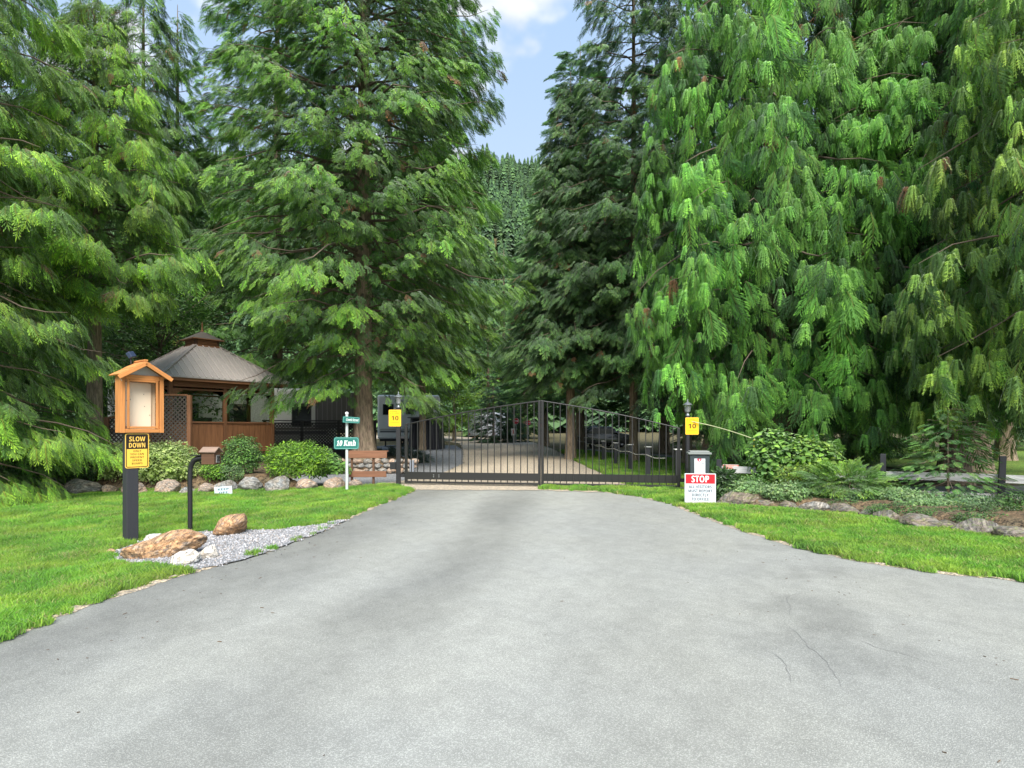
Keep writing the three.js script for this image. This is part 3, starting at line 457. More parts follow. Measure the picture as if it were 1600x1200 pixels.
const TREES = [
  // left of the drive
  { seed: 1, kind: 'cedar', at: [-5.67, -22], lift: UPL, h: 30, tr: 0.35, R: 6.2, base: 3.0, n: 440, m: 118, s: 0.43, col: C.cedar, prof: col, fresh: 0.55, flare: 0.7, hang: 0.5, vj: 0.45, len: (a, y) => y < 7 && Math.cos(a) < -0.2 ? 0.86 : y < 7 && Math.cos(a) > 0.1 ? 0.78 : 1, pow: 0.82, label: 'huge green cedar with a thick pale grooved trunk behind the wooden bench rail' },
  { seed: 2, kind: 'fine', at: [-11.3, -15.6], lift: UPL, h: 13.2, tr: 0.2, R: 3.2, base: 5.0, n: 170, m: 80, s: 0.4, col: C.yellow, fresh: 0.6, hang: 0.6, len: (a, y) => y < 8 && Math.sin(a) < -0.1 && Math.cos(a) > -0.3 ? 0.6 : 1, label: 'yellowish feathery cedar left of the gazebo, its top showing against the sky' },
  { seed: 3, kind: 'fine', at: [-12.0, -11.6], h: 17, tr: 0.2, R: 3.3, base: 0.5, n: 190, m: 112, s: 0.36, col: C.yellow, fresh: 0.6, hang: 0.4, prof: col, label: 'bright yellow-green cedar overhanging the left lawn, branches sweeping to the ground' },
  { seed: 4, kind: 'cedar', at: [-18.0, -31], lift: UPL, h: 24, tr: 0.25, R: 4.0, base: 1.8, n: 150, m: 46, s: 0.62, col: C.cedar, fresh: 0.4, label: 'dark cedar right behind the gazebo roof' },
  { seed: 5, kind: 'cedar', at: [-12.3, -30.2], lift: UPL, h: 30, tr: 0.3, R: 5.2, base: 4.2, n: 230, m: 74, s: 0.5, col: C.cedar, fresh: 0.4, prof: col, label: 'dark cedar behind the trailer, between gazebo and thick trunk' },
  { seed: 6, kind: 'fine', at: [-17.2, -19], lift: UPL, h: 23, tr: 0.25, R: 3.9, base: 1.0, n: 170, m: 56, s: 0.64, col: C.cedar, fresh: 0.4, hang: 0.4, label: 'green cedar behind the yellowish cedar' },
  { seed: 7, kind: 'cedar', at: [-23, -24], h: 24, tr: 0.3, R: 4.8, base: 0.8, n: 110, m: 42, s: 0.75, col: C.cedar, fresh: 0.3, label: 'dark cedar far left behind the others' },
  { seed: 11, kind: 'fine', at: [-17.6, -27.5], h: 25, tr: 0.2, R: 4.2, base: 3.0, n: 190, m: 56, s: 0.72, col: C.cedar, fresh: 0.4, hang: 0.5, label: 'thin feathery cedar rising behind the gazebo cupola' },
  { seed: 12, kind: 'cedar', at: [-1.2, -84], h: 27, tr: 0.35, R: 5.0, base: 1.0, n: 120, m: 36, s: 1.1, col: C.cedar, fresh: 0.6, label: 'cedar far up the drive below the sky gap' },
  { seed: 8, kind: 'cedar', at: [-14.5, -13.2], h: 20, tr: 0.25, R: 4.0, base: 0.6, n: 120, m: 44, s: 0.62, col: C.cedar, fresh: 0.4, label: 'green cedar behind the yellow-green cedar at the lawn corner' },
  { seed: 9, kind: 'fir', at: [-22, -37], h: 21, tr: 0.25, R: 3.8, base: 1.0, n: 120, m: 34, s: 0.8, col: C.fir, label: 'dark spruce in the gap behind the gazebo, left of the dark cedar', name: 'spruce_tree' },
  { seed: 10, kind: 'cedar', at: [-9.5, -50], h: 22, tr: 0.3, R: 4.4, base: 4.5, n: 120, m: 40, s: 0.75, col: C.cedar, fresh: 0.3, label: 'dark cedar behind the second trailer' },
  // right of the drive
  { seed: 21, kind: 'weep', at: [8.3, -18], h: 25, tr: 0.38, R: 4.7, base: 3.0, n: 260, m: 74, s: 0.5, col: C.weep, prof: col, fresh: 0.75, label: 'great weeping cypress right of the gate, hanging over the dark bin' },
  { seed: 22, kind: 'weep', at: [16.2, -20.5], h: 27, tr: 0.56, R: 6.0, base: 4.7, n: 240, m: 78, s: 0.54, col: C.weep, prof: col, fresh: 0.65, flare: 0.35, label: 'weeping cypress with the thick reddish trunk behind the rail fence' },
  { seed: 23, kind: 'weep', at: [12.6, -16.4], h: 23, tr: 0.3, R: 4.3, base: 3.4, n: 240, m: 72, s: 0.5, col: C.weep, prof: col, fresh: 0.75, label: 'weeping cypress behind the young fir' },
  { seed: 24, kind: 'weep', at: [11.9, -10.6], h: 15, tr: 0.24, R: 4.1, base: 3.2, n: 170, m: 64, s: 0.46, col: [[0.10, 0.22, 0.04], [0.27, 0.46, 0.08]], prof: col, fresh: 0.7, hang: 0.4, label: 'pale green cedar whose long branches droop over the end of the rail fence' },
  { seed: 25, kind: 'cedar', at: [13.5, -27], h: 26, tr: 0.3, R: 5.0, base: 0.5, n: 170, m: 42, s: 0.8, col: C.cedar, fresh: 0.3, label: 'dark cedar deep behind the weeping cypresses' },
  { seed: 27, kind: 'cedar', at: [18.5, -31], h: 24, tr: 0.3, R: 5.2, base: 0.6, n: 150, m: 44, s: 0.75, col: C.cedar, fresh: 0.3, label: 'dark cedar right behind the thick reddish trunk' },
  { seed: 26, kind: 'cedar', at: [24, -28], h: 26, tr: 0.3, R: 5.4, base: 4.5, n: 120, m: 40, s: 0.85, col: C.cedar, fresh: 0.3, label: 'dark cedar beyond the sunny lawn' },
  // conifers along the drive
  { seed: 31, kind: 'cedar', at: [2.9, -28.5], h: 19.2, tr: 0.24, R: 3.7, base: 4.4, n: 260, m: 76, s: 0.48, col: C.fir, limb: 0.8, flare: 0.3, name: 'spruce_tree', hang: 0.35, vj: 0.4, label: 'dark spruce with a bare lower trunk by the drive, tip against open sky' },
  { seed: 32, kind: 'cedar', at: [5.7, -27], h: 28, tr: 0.2, R: 4.0, base: 4.0, n: 220, m: 76, s: 0.48, col: C.fir, flare: 0.3, name: 'spruce_tree', hang: 0.35, vj: 0.4, prof: col, label: 'spruce with a slim pale trunk behind the right gate leaf' },
  { seed: 33, kind: 'cedar', at: [7.6, -25], h: 25, tr: 0.2, R: 3.4, base: 3.6, n: 160, m: 50, s: 0.56, col: C.fir, flare: 0.3, name: 'spruce_tree', hang: 0.35, vj: 0.4, prof: col, label: 'spruce trunk standing right behind the end of the right gate leaf' },
  { seed: 34, kind: 'fir', at: [4.5, -38], h: 27, tr: 0.3, R: 3.9, base: 3.5, n: 150, m: 36, s: 0.85, col: C.fir, flare: 0.3, name: 'spruce_tree', prof: col, label: 'tall spruce standing behind the black car' },
  { seed: 35, kind: 'fir', at: [2.6, -47], h: 22, tr: 0.36, R: 3.6, base: 3.2, n: 140, m: 34, s: 0.9, col: C.fir, flare: 0.3, name: 'spruce_tree', label: 'spruce at the drive carrying the red and yellow notices' },
  { seed: 36, kind: 'fir', at: [9.5, -36], h: 25, tr: 0.3, R: 4.6, base: 2.5, n: 130, m: 36, s: 0.9, col: C.fir, flare: 0.3, name: 'spruce_tree', prof: col, label: 'dark spruce behind the slim pale trunks' },
  { seed: 37, kind: 'fir', at: [1.6, -66], h: 23, tr: 0.3, R: 4.2, base: 1.2, n: 120, m: 34, s: 1.0, col: C.fir, name: 'spruce_tree', label: 'spruce beyond the bend of the drive, right of the white van' },
  { seed: 38, kind: 'fir', at: [-3.0, -72], h: 14, tr: 0.3, R: 4.0, base: 1.0, n: 110, m: 34, s: 1.0, col: C.fir, name: 'spruce_tree', label: 'spruce beyond the bend of the drive, left of the white van' },
  { seed: 39, kind: 'fir', at: [-10, -62], h: 24, tr: 0.3, R: 4.4, base: 1.0, n: 110, m: 34, s: 1.0, col: C.fir, name: 'spruce_tree', label: 'spruce behind the black tarpaulin cover' },
  { seed: 40, kind: 'fir', at: [0.0, -54], h: 4.2, tr: 0.09, R: 1.5, base: 0.3, n: 60, m: 26, s: 0.55, col: [[0.04, 0.11, 0.045], [0.055, 0.14, 0.055]], name: 'spruce_tree', label: 'small blue-green spruce beside the stop signs' },
  { seed: 41, kind: 'fir', at: [-1.7, -52], h: 5.2, tr: 0.1, R: 1.7, base: 0.4, n: 60, m: 26, s: 0.6, col: [[0.04, 0.11, 0.045], [0.055, 0.14, 0.055]], name: 'spruce_tree', label: 'small blue-green spruce in front of the white van' },
  { seed: 42, kind: 'fir', at: [15, -44], h: 26, tr: 0.3, R: 5.2, base: 1.5, n: 110, m: 34, s: 1.0, col: C.fir, name: 'spruce_tree', label: 'dark spruce deep in the wood behind the car' },
  { seed: 43, kind: 'fir', at: [-28, -38], h: 26, tr: 0.3, R: 5.6, base: 0.8, n: 110, m: 34, s: 1.0, col: C.fir, name: 'spruce_tree', label: 'dark spruce closing the wood far left of the gazebo' },
  { seed: 44, kind: 'fir', at: [34, -40], h: 27, tr: 0.3, R: 6.0, base: 1.0, n: 110, m: 34, s: 1.1, col: C.fir, name: 'spruce_tree', label: 'dark spruce closing the wood far right of the lawn' },
];
TREES.forEach(conifer);

// far wooded hillside: nobody could count it
{ const r = rng(301), B = new Blades();
  for (let k = 0; k < 9; k++) { const y0 = 0.06 + 0.1 * k, R = 0.19 * (1 - y0) + 0.015; for (let i = 0; i < 9; i++) { const a = i / 9 * 6.283 + k, q = R * (0.75 + 0.5 * r()); B.diamond(V(0, y0 + 0.13, 0), V(Math.cos(a) * q, y0 - 0.04 * r(), Math.sin(a) * q), V(-Math.sin(a), 0, Math.cos(a)), R * 1.1, r() < 0.3 ? NEW : r() < 0.5 ? OLD : MID); } }
  B.strip([V(0, 0, 0), V(0, 1, 0)], V(1, 0, 0), 0.03, 0.005, TWIG);
  const mats = [], cols = [], q = new THREE.Quaternion();
  for (let i = 0; i < 15000; i++) { const D = 95 + 430 * Math.pow(r(), 0.8), x = (r() - 0.5) * (120 + 0.9 * D), h = (7 + 12 * r() * r() + 3 * r()), b = 0.7 + 0.6 * r(), lit = r() < 0.25;
    if (Math.abs(x + 8) < 9 && D < 105) continue;
    mats.push(new THREE.Matrix4().compose(V(x, gy(x, -D) - 0.3, -D), q.setFromAxisAngle(V(0, 1, 0), r() * 6.3), V(h * 1.1, h, h * 1.1)));
    cols.push(lit ? lin(0.085 * b, 0.18 * b, 0.07 * b) : lin(0.065 * b, 0.145 * b, 0.06 * b)); }
  stuff('hillside_forest', B.build(), leafy({ transmission: 0.2 }), mats, cols, null, 'far wooded hillside rising behind the drive', 'forest'); }

// ------------------------------------------------------------------ stones
const M_stone = std(0xffffff, 0.92, { map: T.stone, bumpMap: T.stoneBump, bumpScale: 0.006, vertexColors: true });
function rockGeo(seed, sx, sy, sz, c0, c1, c2, detail = 12, flat = 0.9) {
  const r = rng(seed), pl = Array.from({ length: 13 }, () => ({ n: V(r() * 2 - 1, r() * 2 - 1, r() * 2 - 1).normalize(), d: 0.66 + 0.3 * r() }));
  let g = new THREE.IcosahedronGeometry(1, detail); g.deleteAttribute('uv'); g.deleteAttribute('normal'); g = mergeVertices(g, 1e-4);
  const p = g.attributes.position, uv = [], cl = [];
  for (let i = 0; i < p.count; i++) {
    const v = V(p.getX(i), p.getY(i), p.getZ(i)).normalize(); let k = 1.05; for (const q of pl) { const d = v.dot(q.n); if (d > 0.05) k = -Math.log(Math.exp(-k * 22) + Math.exp(-(q.d / d) * 22)) / 22; }
    k = lerp(1, k, flat) * (1 + 0.09 * fbm3(v.x * 1.6 + seed, v.y * 1.6, v.z * 1.6, 3) + 0.05 * Math.abs(n3(v.x * 4 + seed, v.y * 4, v.z * 4)) + 0.02 * n3(v.x * 11, v.y * 11, v.z * 11 + seed));
    const x = v.x * k * sx, y = v.y * k * sy, z = v.z * k * sz; p.setXYZ(i, x, y, z); uv.push(x + z * 0.75, y + z * 0.35 + seed * 0.37);
    const a = sstep(-0.25, 0.35, fbm3(v.x * 2.2 + seed * 3, v.y * 3.2, v.z * 2.2, 4)), b = sstep(0.05, 0.4, fbm3(v.x * 3.5 - seed, v.y * 3.5, v.z * 3.5 + 5, 4));
    for (let c = 0; c < 3; c++) cl.push(lerp(lerp(c0[c], c1[c], a), c2[c], b));
  }
  g.setAttribute('uv', new THREE.Float32BufferAttribute(uv, 2)); g.setAttribute('color', new THREE.Float32BufferAttribute(cl, 3)); g.computeVertexNormals(); return g;
}
const RC = { tan: [[0.88, 0.56, 0.32], [0.58, 0.34, 0.185], [0.5, 0.39, 0.31]], pink: [[0.74, 0.55, 0.42], [0.55, 0.43, 0.35], [0.42, 0.39, 0.36]], grey: [[0.45, 0.44, 0.42], [0.29, 0.29, 0.28], [0.58, 0.56, 0.52]], white: [[1.15, 1.12, 1.08], [0.98, 0.94, 0.88], [0.8, 0.75, 0.68]], mossy: [[0.36, 0.31, 0.27], [0.22, 0.2, 0.18], [0.30, 0.33, 0.16]] };
function rock(label, [x, y, z], s, turn, pal, seed, group, tilt = 0) { const m = mesh('boulder', rockGeo(seed, ...s, ...RC[pal]), M_stone); m.position.set(x, y, z); m.rotation.set(0, turn, tilt); return tag(m, label, 'rock', group); }
const onG = (u, v, e = 0) => { const [x, z] = gp(u, v, e); return [x, e, z]; };
const up = ([x, y, z], h) => [x, y + h, z];
{ // round the sign post
  const g = rockGeo(401, 0.42, 0.165, 0.19, ...RC.tan, 16, 0.8), p = g.attributes.position;
  for (let i = 0; i < p.count; i++) { const x = p.getX(i); p.setY(i, p.getY(i) + 0.16 * x + 0.025 * Math.sin(x * 8)); } g.computeVertexNormals();
  const m = mesh('boulder', g, M_stone), b = onG(254, 872); m.position.set(b[0], 0.13, b[2] - 0.06); m.rotation.y = 0.5; tag(m, 'long log-shaped tan boulder lying on the gravel in front of the posts', 'rock');
}
rock('egg-shaped brown boulder leaning on the gravel at the lawn edge', up(onG(362, 836), 0.13), [0.24, 0.17, 0.19], 0.3, 'tan', 402, null, 0.35);
rock('blocky white stone resting against the long tan boulder', up(onG(291, 882), 0.06), [0.15, 0.105, 0.12], 0.5, 'white', 403);
rock('rounded white stone on the gravel right of the blocky one', up(onG(327, 873), 0.06), [0.115, 0.10, 0.10], 1.1, 'white', 404);
rock('white stone half hidden behind the long tan boulder', up(onG(243, 853), 0.06), [0.14, 0.11, 0.1], 0.2, 'white', 405);
rock('small orange stone at the tip of the gravel bed', up(onG(173, 866), 0.025), [0.055, 0.04, 0.05], 0.2, 'tan', 406);
const rowL = [[28, 772, 30, 'grey'], [70, 772, 46, 'grey'], [122, 774, 50, 'grey'], [164, 774, 30, 'pink'], [203, 775, 40, 'pink'], [254, 774, 46, 'pink'], [288, 774, 24, 'grey'], [317, 773, 32, 'pink'], [347, 771, 38, 'grey'], [388, 770, 46, 'grey'], [430, 770, 48, 'grey'], [474, 768, 36, 'pink'], [520, 766, 38, 'pink'], [551, 763, 26, 'pink']];
const labL = ['grey boulder at the very left end of the garden edging row', 'grey boulder in front of the dark green shrub', 'broad grey boulder just left of the dogwood', 'small pinkish boulder between the broad grey one and the sign post', 'pinkish boulder right behind the black sign post', 'pinkish boulder under the spilling dogwood', 'small grey boulder under the dogwood edge, left of the gooseneck post', 'tall pinkish boulder right of the gooseneck post', 'grey boulder behind the keep off sign', 'grey boulder below the rounded mid-green shrub', 'broad grey boulder at the left foot of the lime ball shrub', 'pinkish boulder below the lime ball shrub', 'pinkish boulder just left of the galvanised pole', 'last pinkish boulder of the row, beside the bench rail'];
rowL.forEach(([u, v, w, pal], i) => { const b = onG(u, v), k = w / 2 * -b[2] / FOC; rock(labL[i], [b[0], k * 0.36, b[2] - 0.15], [k * 1.0, k * 0.7, k * 0.85], i * 1.7, pal, 420 + i, 'edging boulders of the left bed'); });
const rowR = [[1157, 791, 64, 'mossy'], [1200, 794, 36, 'mossy'], [1238, 797, 40, 'mossy'], [1276, 801, 46, 'grey'], [1322, 804, 44, 'mossy'], [1364, 808, 32, 'grey'], [1396, 816, 46, 'mossy'], [1441, 826, 58, 'mossy'], [1490, 829, 40, 'mossy'], [1536, 837, 66, 'mossy'], [1590, 843, 56, 'mossy'], [1660, 853, 66, 'mossy']];
const labR = ['large brown mossy stone right of the stop notice, first of the edging row', 'small dark stone next to the large brown one', 'dark stone in front of the grey-green ground cover', 'pale speckled stone below the yellow-green plant', 'dark stone under the leaning juniper', 'pale speckled stone right of the leaning juniper', 'mossy stone in front of the left ground cover patch below the fir', 'broad flat mossy stone below the young fir', 'small dark stone between two broad stones under the fir', 'long flat mossy stone in front of the black fence post', 'mossy stone right of the long flat one', 'mossy stone at the outer end of the edging row'];
rowR.forEach(([u, v, w, pal], i) => { const b = onG(u, v), k = w / 2 * -b[2] / FOC; rock(labR[i], [b[0], k * 0.2, b[2] - 0.12], [k * 1.08, k * 0.52, k * 0.8], i * 2.1, pal, 450 + i, 'edging stones of the right bed'); });
{ // dry stone wall behind the bench rail
  const w = thing('stone_wall', 'low dry wall of stacked tan stones behind the bench rail', 'wall', [-5.35, 0, -19.8]), r = rng(470); let k = 0;
  for (let row = 0; row < 3; row++) for (let x = -1.75 + 0.1 * row; x < 1.9;) { const L = 0.2 + 0.24 * r(), h = 0.15 + 0.04 * r(); const g = rockGeo(480 + k++, L * 0.54, h * 0.62, 0.17, ...(r() < 0.3 ? RC.grey : RC.pink), 5, 0.95); const m = mesh('stone', g, M_stone, w); m.position.set(x + L / 2, 0.10 + 0.16 * row, 0.04 * (r() - 0.5) - 0.05 * row); x += L * 0.98; }
}

// ------------------------------------------------------------------ garden plants
function shrub(name, label, [x, y, z], [rx, ry, rz], kind, n, s, c0, c1, seed, category = 'shrub', group) {
  const r = rng(seed), root = thing(name, label, category, [x, y, z], 0, group), stems = [], mats = [], cols = [], g = G[kind][0], sprayKind = kind === 'fine' || kind === 'cedar' || kind === 'fir';
  for (let k = 0; k < 9; k++) { const a = k * 2.4 + r(), q = 0.45 + 0.4 * r(); stems.push(limbGeo([V(0.05 * Math.cos(a), 0, 0.05 * Math.sin(a)), V(rx * q * 0.4 * Math.cos(a), ry * 0.7, rz * q * 0.4 * Math.sin(a)), V(rx * q * Math.cos(a), ry * 1.5 * (0.6 + 0.4 * r()), rz * q * Math.sin(a))], 0.012, 0.004)); }
  const st = mesh('stems', mergeGeometries(stems), M.limb, root); st.userData.kind = 'stuff';
  for (let i = 0; i < n; i++) {
    const a = r() * 6.283, c = r() * 1.75 - 0.75, e = Math.sqrt(Math.max(0, 1 - c * c)), d = V(Math.cos(a) * e, c, Math.sin(a) * e), lump = 1 + 0.34 * fbm3(d.x * 2 + seed, d.y * 2, d.z * 2, 3), q = (0.5 + 0.52 * Math.sqrt(r())) * lump;
    const p = V(d.x * rx * q, ry * (1 + d.y * q) * 0.98, d.z * rz * q); if (p.y < 0.02) continue;
    const dir = d.clone().add(V(0.7 * (r() - 0.5), 0.35 + 0.5 * r() - (sprayKind ? 0.5 : 0), 0.7 * (r() - 0.5))), b = 0.75 + 0.5 * r(), c4 = r() < 0.4 ? c1 : c0;
    mats.push(sprayKind ? frame(p, dir, V(0.01, 1, 0), s * (0.7 + 0.6 * r()), r() - 0.5) : frame(p, V(r() - 0.5, 0.3 * (r() - 0.5), r() - 0.5), dir, s * (0.7 + 0.6 * r())));
    cols.push(lin(c4[0] * b, c4[1] * b, c4[2] * b));
  }
  stuff('foliage', g, M_leaf, mats, cols, root); return root;
}
const bed = (u, D, y = UPL - 0.04) => [(u - 800) / FOC * D, y, -D];
const PALE = [[0.19, 0.31, 0.06], [0.27, 0.39, 0.10]], LIME = [[0.15, 0.34, 0.015], [0.24, 0.44, 0.02]], MIDG = [[0.10, 0.25, 0.035], [0.18, 0.36, 0.06]], DEEP = [[0.05, 0.14, 0.025], [0.09, 0.22, 0.035]], GREYG = [[0.12, 0.25, 0.07], [0.19, 0.32, 0.10]];
shrub('dogwood_shrub', 'pale variegated dogwood below the lattice screen, behind the sign post', bed(196, 14.6, 0.18), [0.85, 0.52, 0.5], 'varied', 520, 0.12, ...PALE, 501);
shrub('dogwood_shrub', 'pale variegated dogwood spilling over boulders right of the sign post', bed(262, 14.5, 0.1), [0.72, 0.52, 0.5], 'varied', 520, 0.12, ...PALE, 502);
shrub('dogwood_shrub', 'pale variegated sprigs growing in the plank planter', bed(235, 16.2, 0.75), [1.15, 0.2, 0.2], 'varied', 260, 0.11, ...PALE, 503);
shrub('lime_plant', 'small lime green plant behind the gooseneck post', bed(333, 14.4, 0.25), [0.3, 0.22, 0.24], 'leaf', 150, 0.11, ...LIME, 504, 'plant');
shrub('silver_plant', 'small grey-green plant above the keep-off sign', bed(362, 14.4, 0.22), [0.26, 0.2, 0.2], 'leaf', 120, 0.09, ...GREYG, 505, 'plant');
shrub('round_shrub', 'rounded mid-green shrub in front of the gazebo wall', bed(377, 15.0, 0.3), [0.46, 0.52, 0.42], 'leaf', 520, 0.11, ...MIDG, 506);
shrub('ball_shrub', 'bright lime green ball shrub beside the gazebo corner', bed(465, 14.9, 0.25), [0.74, 0.46, 0.6], 'narrow', 760, 0.11, ...LIME, 507);
shrub('dark_shrub', 'dark green shrub at the left end of the boulder row', bed(95, 13.9, 0.1), [0.8, 0.6, 0.6], 'leaf', 420, 0.14, ...DEEP, 508);
shrub('dark_shrub', 'dark green shrub under the overhanging cedar at the left lawn edge', [-11.6, 0.0, -12.4], [1.1, 0.7, 0.8], 'leaf', 420, 0.16, ...DEEP, 509);
shrub('leafy_plant', 'low green leafy plant right of the lime ball shrub', bed(512, 15.6, 0.28), [0.5, 0.22, 0.35], 'bigleaf', 130, 0.13, ...MIDG, 510, 'plant');
shrub('leafy_plant', 'low green leafy plant at the foot of the thick trunk', bed(500, 19.2, 0.3), [0.6, 0.3, 0.4], 'bigleaf', 130, 0.14, ...DEEP, 511, 'plant');
shrub('juniper_mat', 'spreading blue-green juniper mat behind the left gate leaf', [-4.9, gy(-4.9, -25.5), -25.5], [1.05, 0.26, 0.7], 'fine', 420, 0.32, [0.05, 0.10, 0.07], [0.08, 0.14, 0.10], 512);
// right bed
shrub('tall_shrub', 'tall broad-leaved shrub right of the white fence rail', bed(1214, 12.9, 0.15), [0.55, 0.68, 0.42], 'bigleaf', 330, 0.15, ...MIDG, 520);
shrub('tall_shrub', 'tall broad-leaved shrub with yellow-tipped shoots behind the ground cover', bed(1268, 12.6, 0.15), [0.66, 0.62, 0.42], 'bigleaf', 360, 0.13, [0.13, 0.29, 0.035], [0.25, 0.42, 0.05], 521);
shrub('strappy_plant', 'dark strappy plant right beside the stop notice', bed(1131, 11.9, 0.02), [0.2, 0.3, 0.2], 'narrow', 200, 0.16, ...DEEP, 522, 'plant');
shrub('ground_cover', 'white-edged ground cover spilling over the first mossy stone', bed(1168, 11.7, 0.12), [0.42, 0.17, 0.26], 'varied', 190, 0.085, ...GREYG, 523, 'plant');
shrub('ground_cover', 'grey-green ground cover between the stones beside the tall shrubs', bed(1234, 11.2, 0.08), [0.5, 0.2, 0.3], 'varied', 230, 0.085, ...GREYG, 524, 'plant');
shrub('yellow_plant', 'yellow-green low plant between tall shrubs and juniper', bed(1262, 11.8, 0.12), [0.6, 0.34, 0.3], 'leaf', 230, 0.1, [0.16, 0.30, 0.02], [0.26, 0.36, 0.03], 525, 'plant');
shrub('juniper_shrub', 'feathery bright green juniper leaning over the stones', bed(1322, 11.2, 0.08), [0.66, 0.3, 0.4], 'fine', 380, 0.28, [0.11, 0.27, 0.04], [0.22, 0.42, 0.05], 526);
shrub('ground_cover', 'white-edged ground cover below the young fir, left part', bed(1408, 10.6, 0.1), [0.45, 0.16, 0.3], 'varied', 220, 0.085, ...GREYG, 528, 'plant');
shrub('ground_cover', 'white-edged ground cover below the young fir, right part', bed(1500, 10.1, 0.06), [0.62, 0.15, 0.28], 'varied', 300, 0.085, [0.07, 0.17, 0.05], [0.12, 0.22, 0.08], 529, 'plant');
shrub('ground_cover', 'green ground cover at the foot of the black fence post', bed(1585, 10.0, 0.06), [0.5, 0.16, 0.28], 'leaf', 170, 0.1, ...DEEP, 530, 'plant');
shrub('leafy_shrub', 'green leafy shrub filling the bed behind the stop notice', bed(1172, 12.4, 0.05), [0.4, 0.22, 0.3], 'leaf', 220, 0.11, ...MIDG, 531);
shrub('leafy_shrub', 'green leafy shrub in front of the weeping cypress', bed(1300, 12.9, 0.15), [0.7, 0.32, 0.35], 'leaf', 330, 0.12, [0.06, 0.16, 0.03], [0.12, 0.25, 0.04], 532);
shrub('ground_cover', 'low dark green ground cover between juniper and mossy stones', bed(1345, 10.75, 0.08), [0.55, 0.12, 0.25], 'leaf', 200, 0.075, [0.05, 0.14, 0.03], [0.09, 0.21, 0.04], 533, 'plant');
shrub('ground_cover', 'low white-edged ground cover behind the broad flat stone', bed(1452, 9.9, 0.08), [0.55, 0.13, 0.22], 'varied', 230, 0.075, ...GREYG, 534, 'plant');
shrub('ground_cover', 'low green ground cover behind the long flat stone', bed(1545, 9.25, 0.08), [0.6, 0.12, 0.22], 'leaf', 220, 0.075, [0.06, 0.16, 0.03], [0.12, 0.24, 0.04], 535, 'plant');
shrub('ground_cover', 'low green ground cover at the outer end of the right bed', [8.9, 0.06, -8.9], [0.6, 0.13, 0.3], 'leaf', 220, 0.08, [0.05, 0.14, 0.03], [0.10, 0.22, 0.04], 536, 'plant');
{ const b = onG(1262, 797); shrub('ground_mat', 'tiny green mat spilling between the pale speckled stone and its dark neighbour', [b[0], 0.03, b[2] - 0.32], [0.42, 0.11, 0.24], 'leaf', 190, 0.065, [0.07, 0.18, 0.03], [0.13, 0.27, 0.05], 560, 'plant'); }
{ const b = onG(1345, 803); shrub('ground_mat', 'green mat spilling over the gap left of the second pale stone', [b[0], 0.03, b[2] - 0.32], [0.42, 0.11, 0.24], 'leaf', 190, 0.065, [0.07, 0.18, 0.03], [0.13, 0.27, 0.05], 561, 'plant'); }
{ const b = onG(1418, 815); shrub('ground_mat', 'green mat spilling over the mossy stone left of the broad flat one', [b[0], 0.03, b[2] - 0.32], [0.42, 0.11, 0.24], 'leaf', 190, 0.065, [0.07, 0.18, 0.03], [0.13, 0.27, 0.05], 562, 'plant'); }
{ const b = onG(1478, 823); shrub('ground_mat', 'green mat spilling between the broad flat stone and the small dark one', [b[0], 0.03, b[2] - 0.32], [0.42, 0.11, 0.24], 'leaf', 190, 0.065, [0.07, 0.18, 0.03], [0.13, 0.27, 0.05], 563, 'plant'); }
{ const b = onG(1565, 834); shrub('ground_mat', 'green mat spilling between the last two mossy stones', [b[0], 0.03, b[2] - 0.32], [0.42, 0.11, 0.24], 'leaf', 190, 0.065, [0.07, 0.18, 0.03], [0.13, 0.27, 0.05], 564, 'plant'); }
conifer({ seed: 60, kind: 'fir', at: [8.25, -10.9], lift: 0.12, h: 1.85, tr: 0.025, R: 0.98, base: 0.12, n: 44, m: 30, s: 0.17, limb: 0.3, col: [[0.08, 0.21, 0.05], [0.17, 0.37, 0.08]], flare: 0.1, dead: 0, name: 'young_fir', label: 'young fir growing in front of the white rail fence' });
function broadleaf(o) {
  const r = rng(o.seed), [x, z] = o.at, root = thing('broadleaf_tree', o.label, 'tree', [x, gy(x, z), z]), limbs = [], mats = [], cols = [];
  mesh('trunk', trunkGeo(o.h * 0.8, 0.02 * o.h, o.seed, 0.3), M.bark, root);
  for (let k = 0; k < o.n; k++) { const a = k * 2.4, y0 = lerp(o.base, o.h * 0.75, r()), L = o.R * (0.35 + 0.75 * r()), e = 0.2 + 0.9 * r(), d = V(Math.cos(a), e, Math.sin(a)), tip = V(0, y0, 0).addScaledVector(d, L * 0.8);
    limbs.push(limbGeo([V(0, y0, 0), V(0, y0, 0).lerp(tip, 0.5).add(V(0, 0.1 * L, 0)), tip], 0.04, 0.01));
    for (let i = 0; i < o.m; i++) { const p = V(0, y0, 0).lerp(tip, 0.4 + 0.6 * r()).add(V((r() - 0.5) * L * 0.7, (r() - 0.6) * L * 0.4, (r() - 0.5) * L * 0.7)), b = 0.7 + 0.6 * r(), c = o.col[r() < 0.4 ? 1 : 0]; mats.push(frame(p, V(r() - 0.5, 0.2, r() - 0.5), V(r() - 0.5, 1, r() - 0.5), o.s * (0.7 + 0.6 * r()))); cols.push(lin(c[0] * b, c[1] * b, c[2] * b)); } }
  const lm = mesh('limbs', mergeGeometries(limbs), M.limb, root); lm.userData.kind = 'stuff'; stuff('foliage', G.leaf[0], M_leaf, mats, cols, root);
}
broadleaf({ seed: 71, at: [-5.6, -56], h: 9.5, R: 3.6, base: 0.8, n: 46, m: 34, s: 0.36, col: [[0.15, 0.33, 0.02], [0.28, 0.46, 0.03]], label: 'bright lime broadleaf tree where the drive bends' });
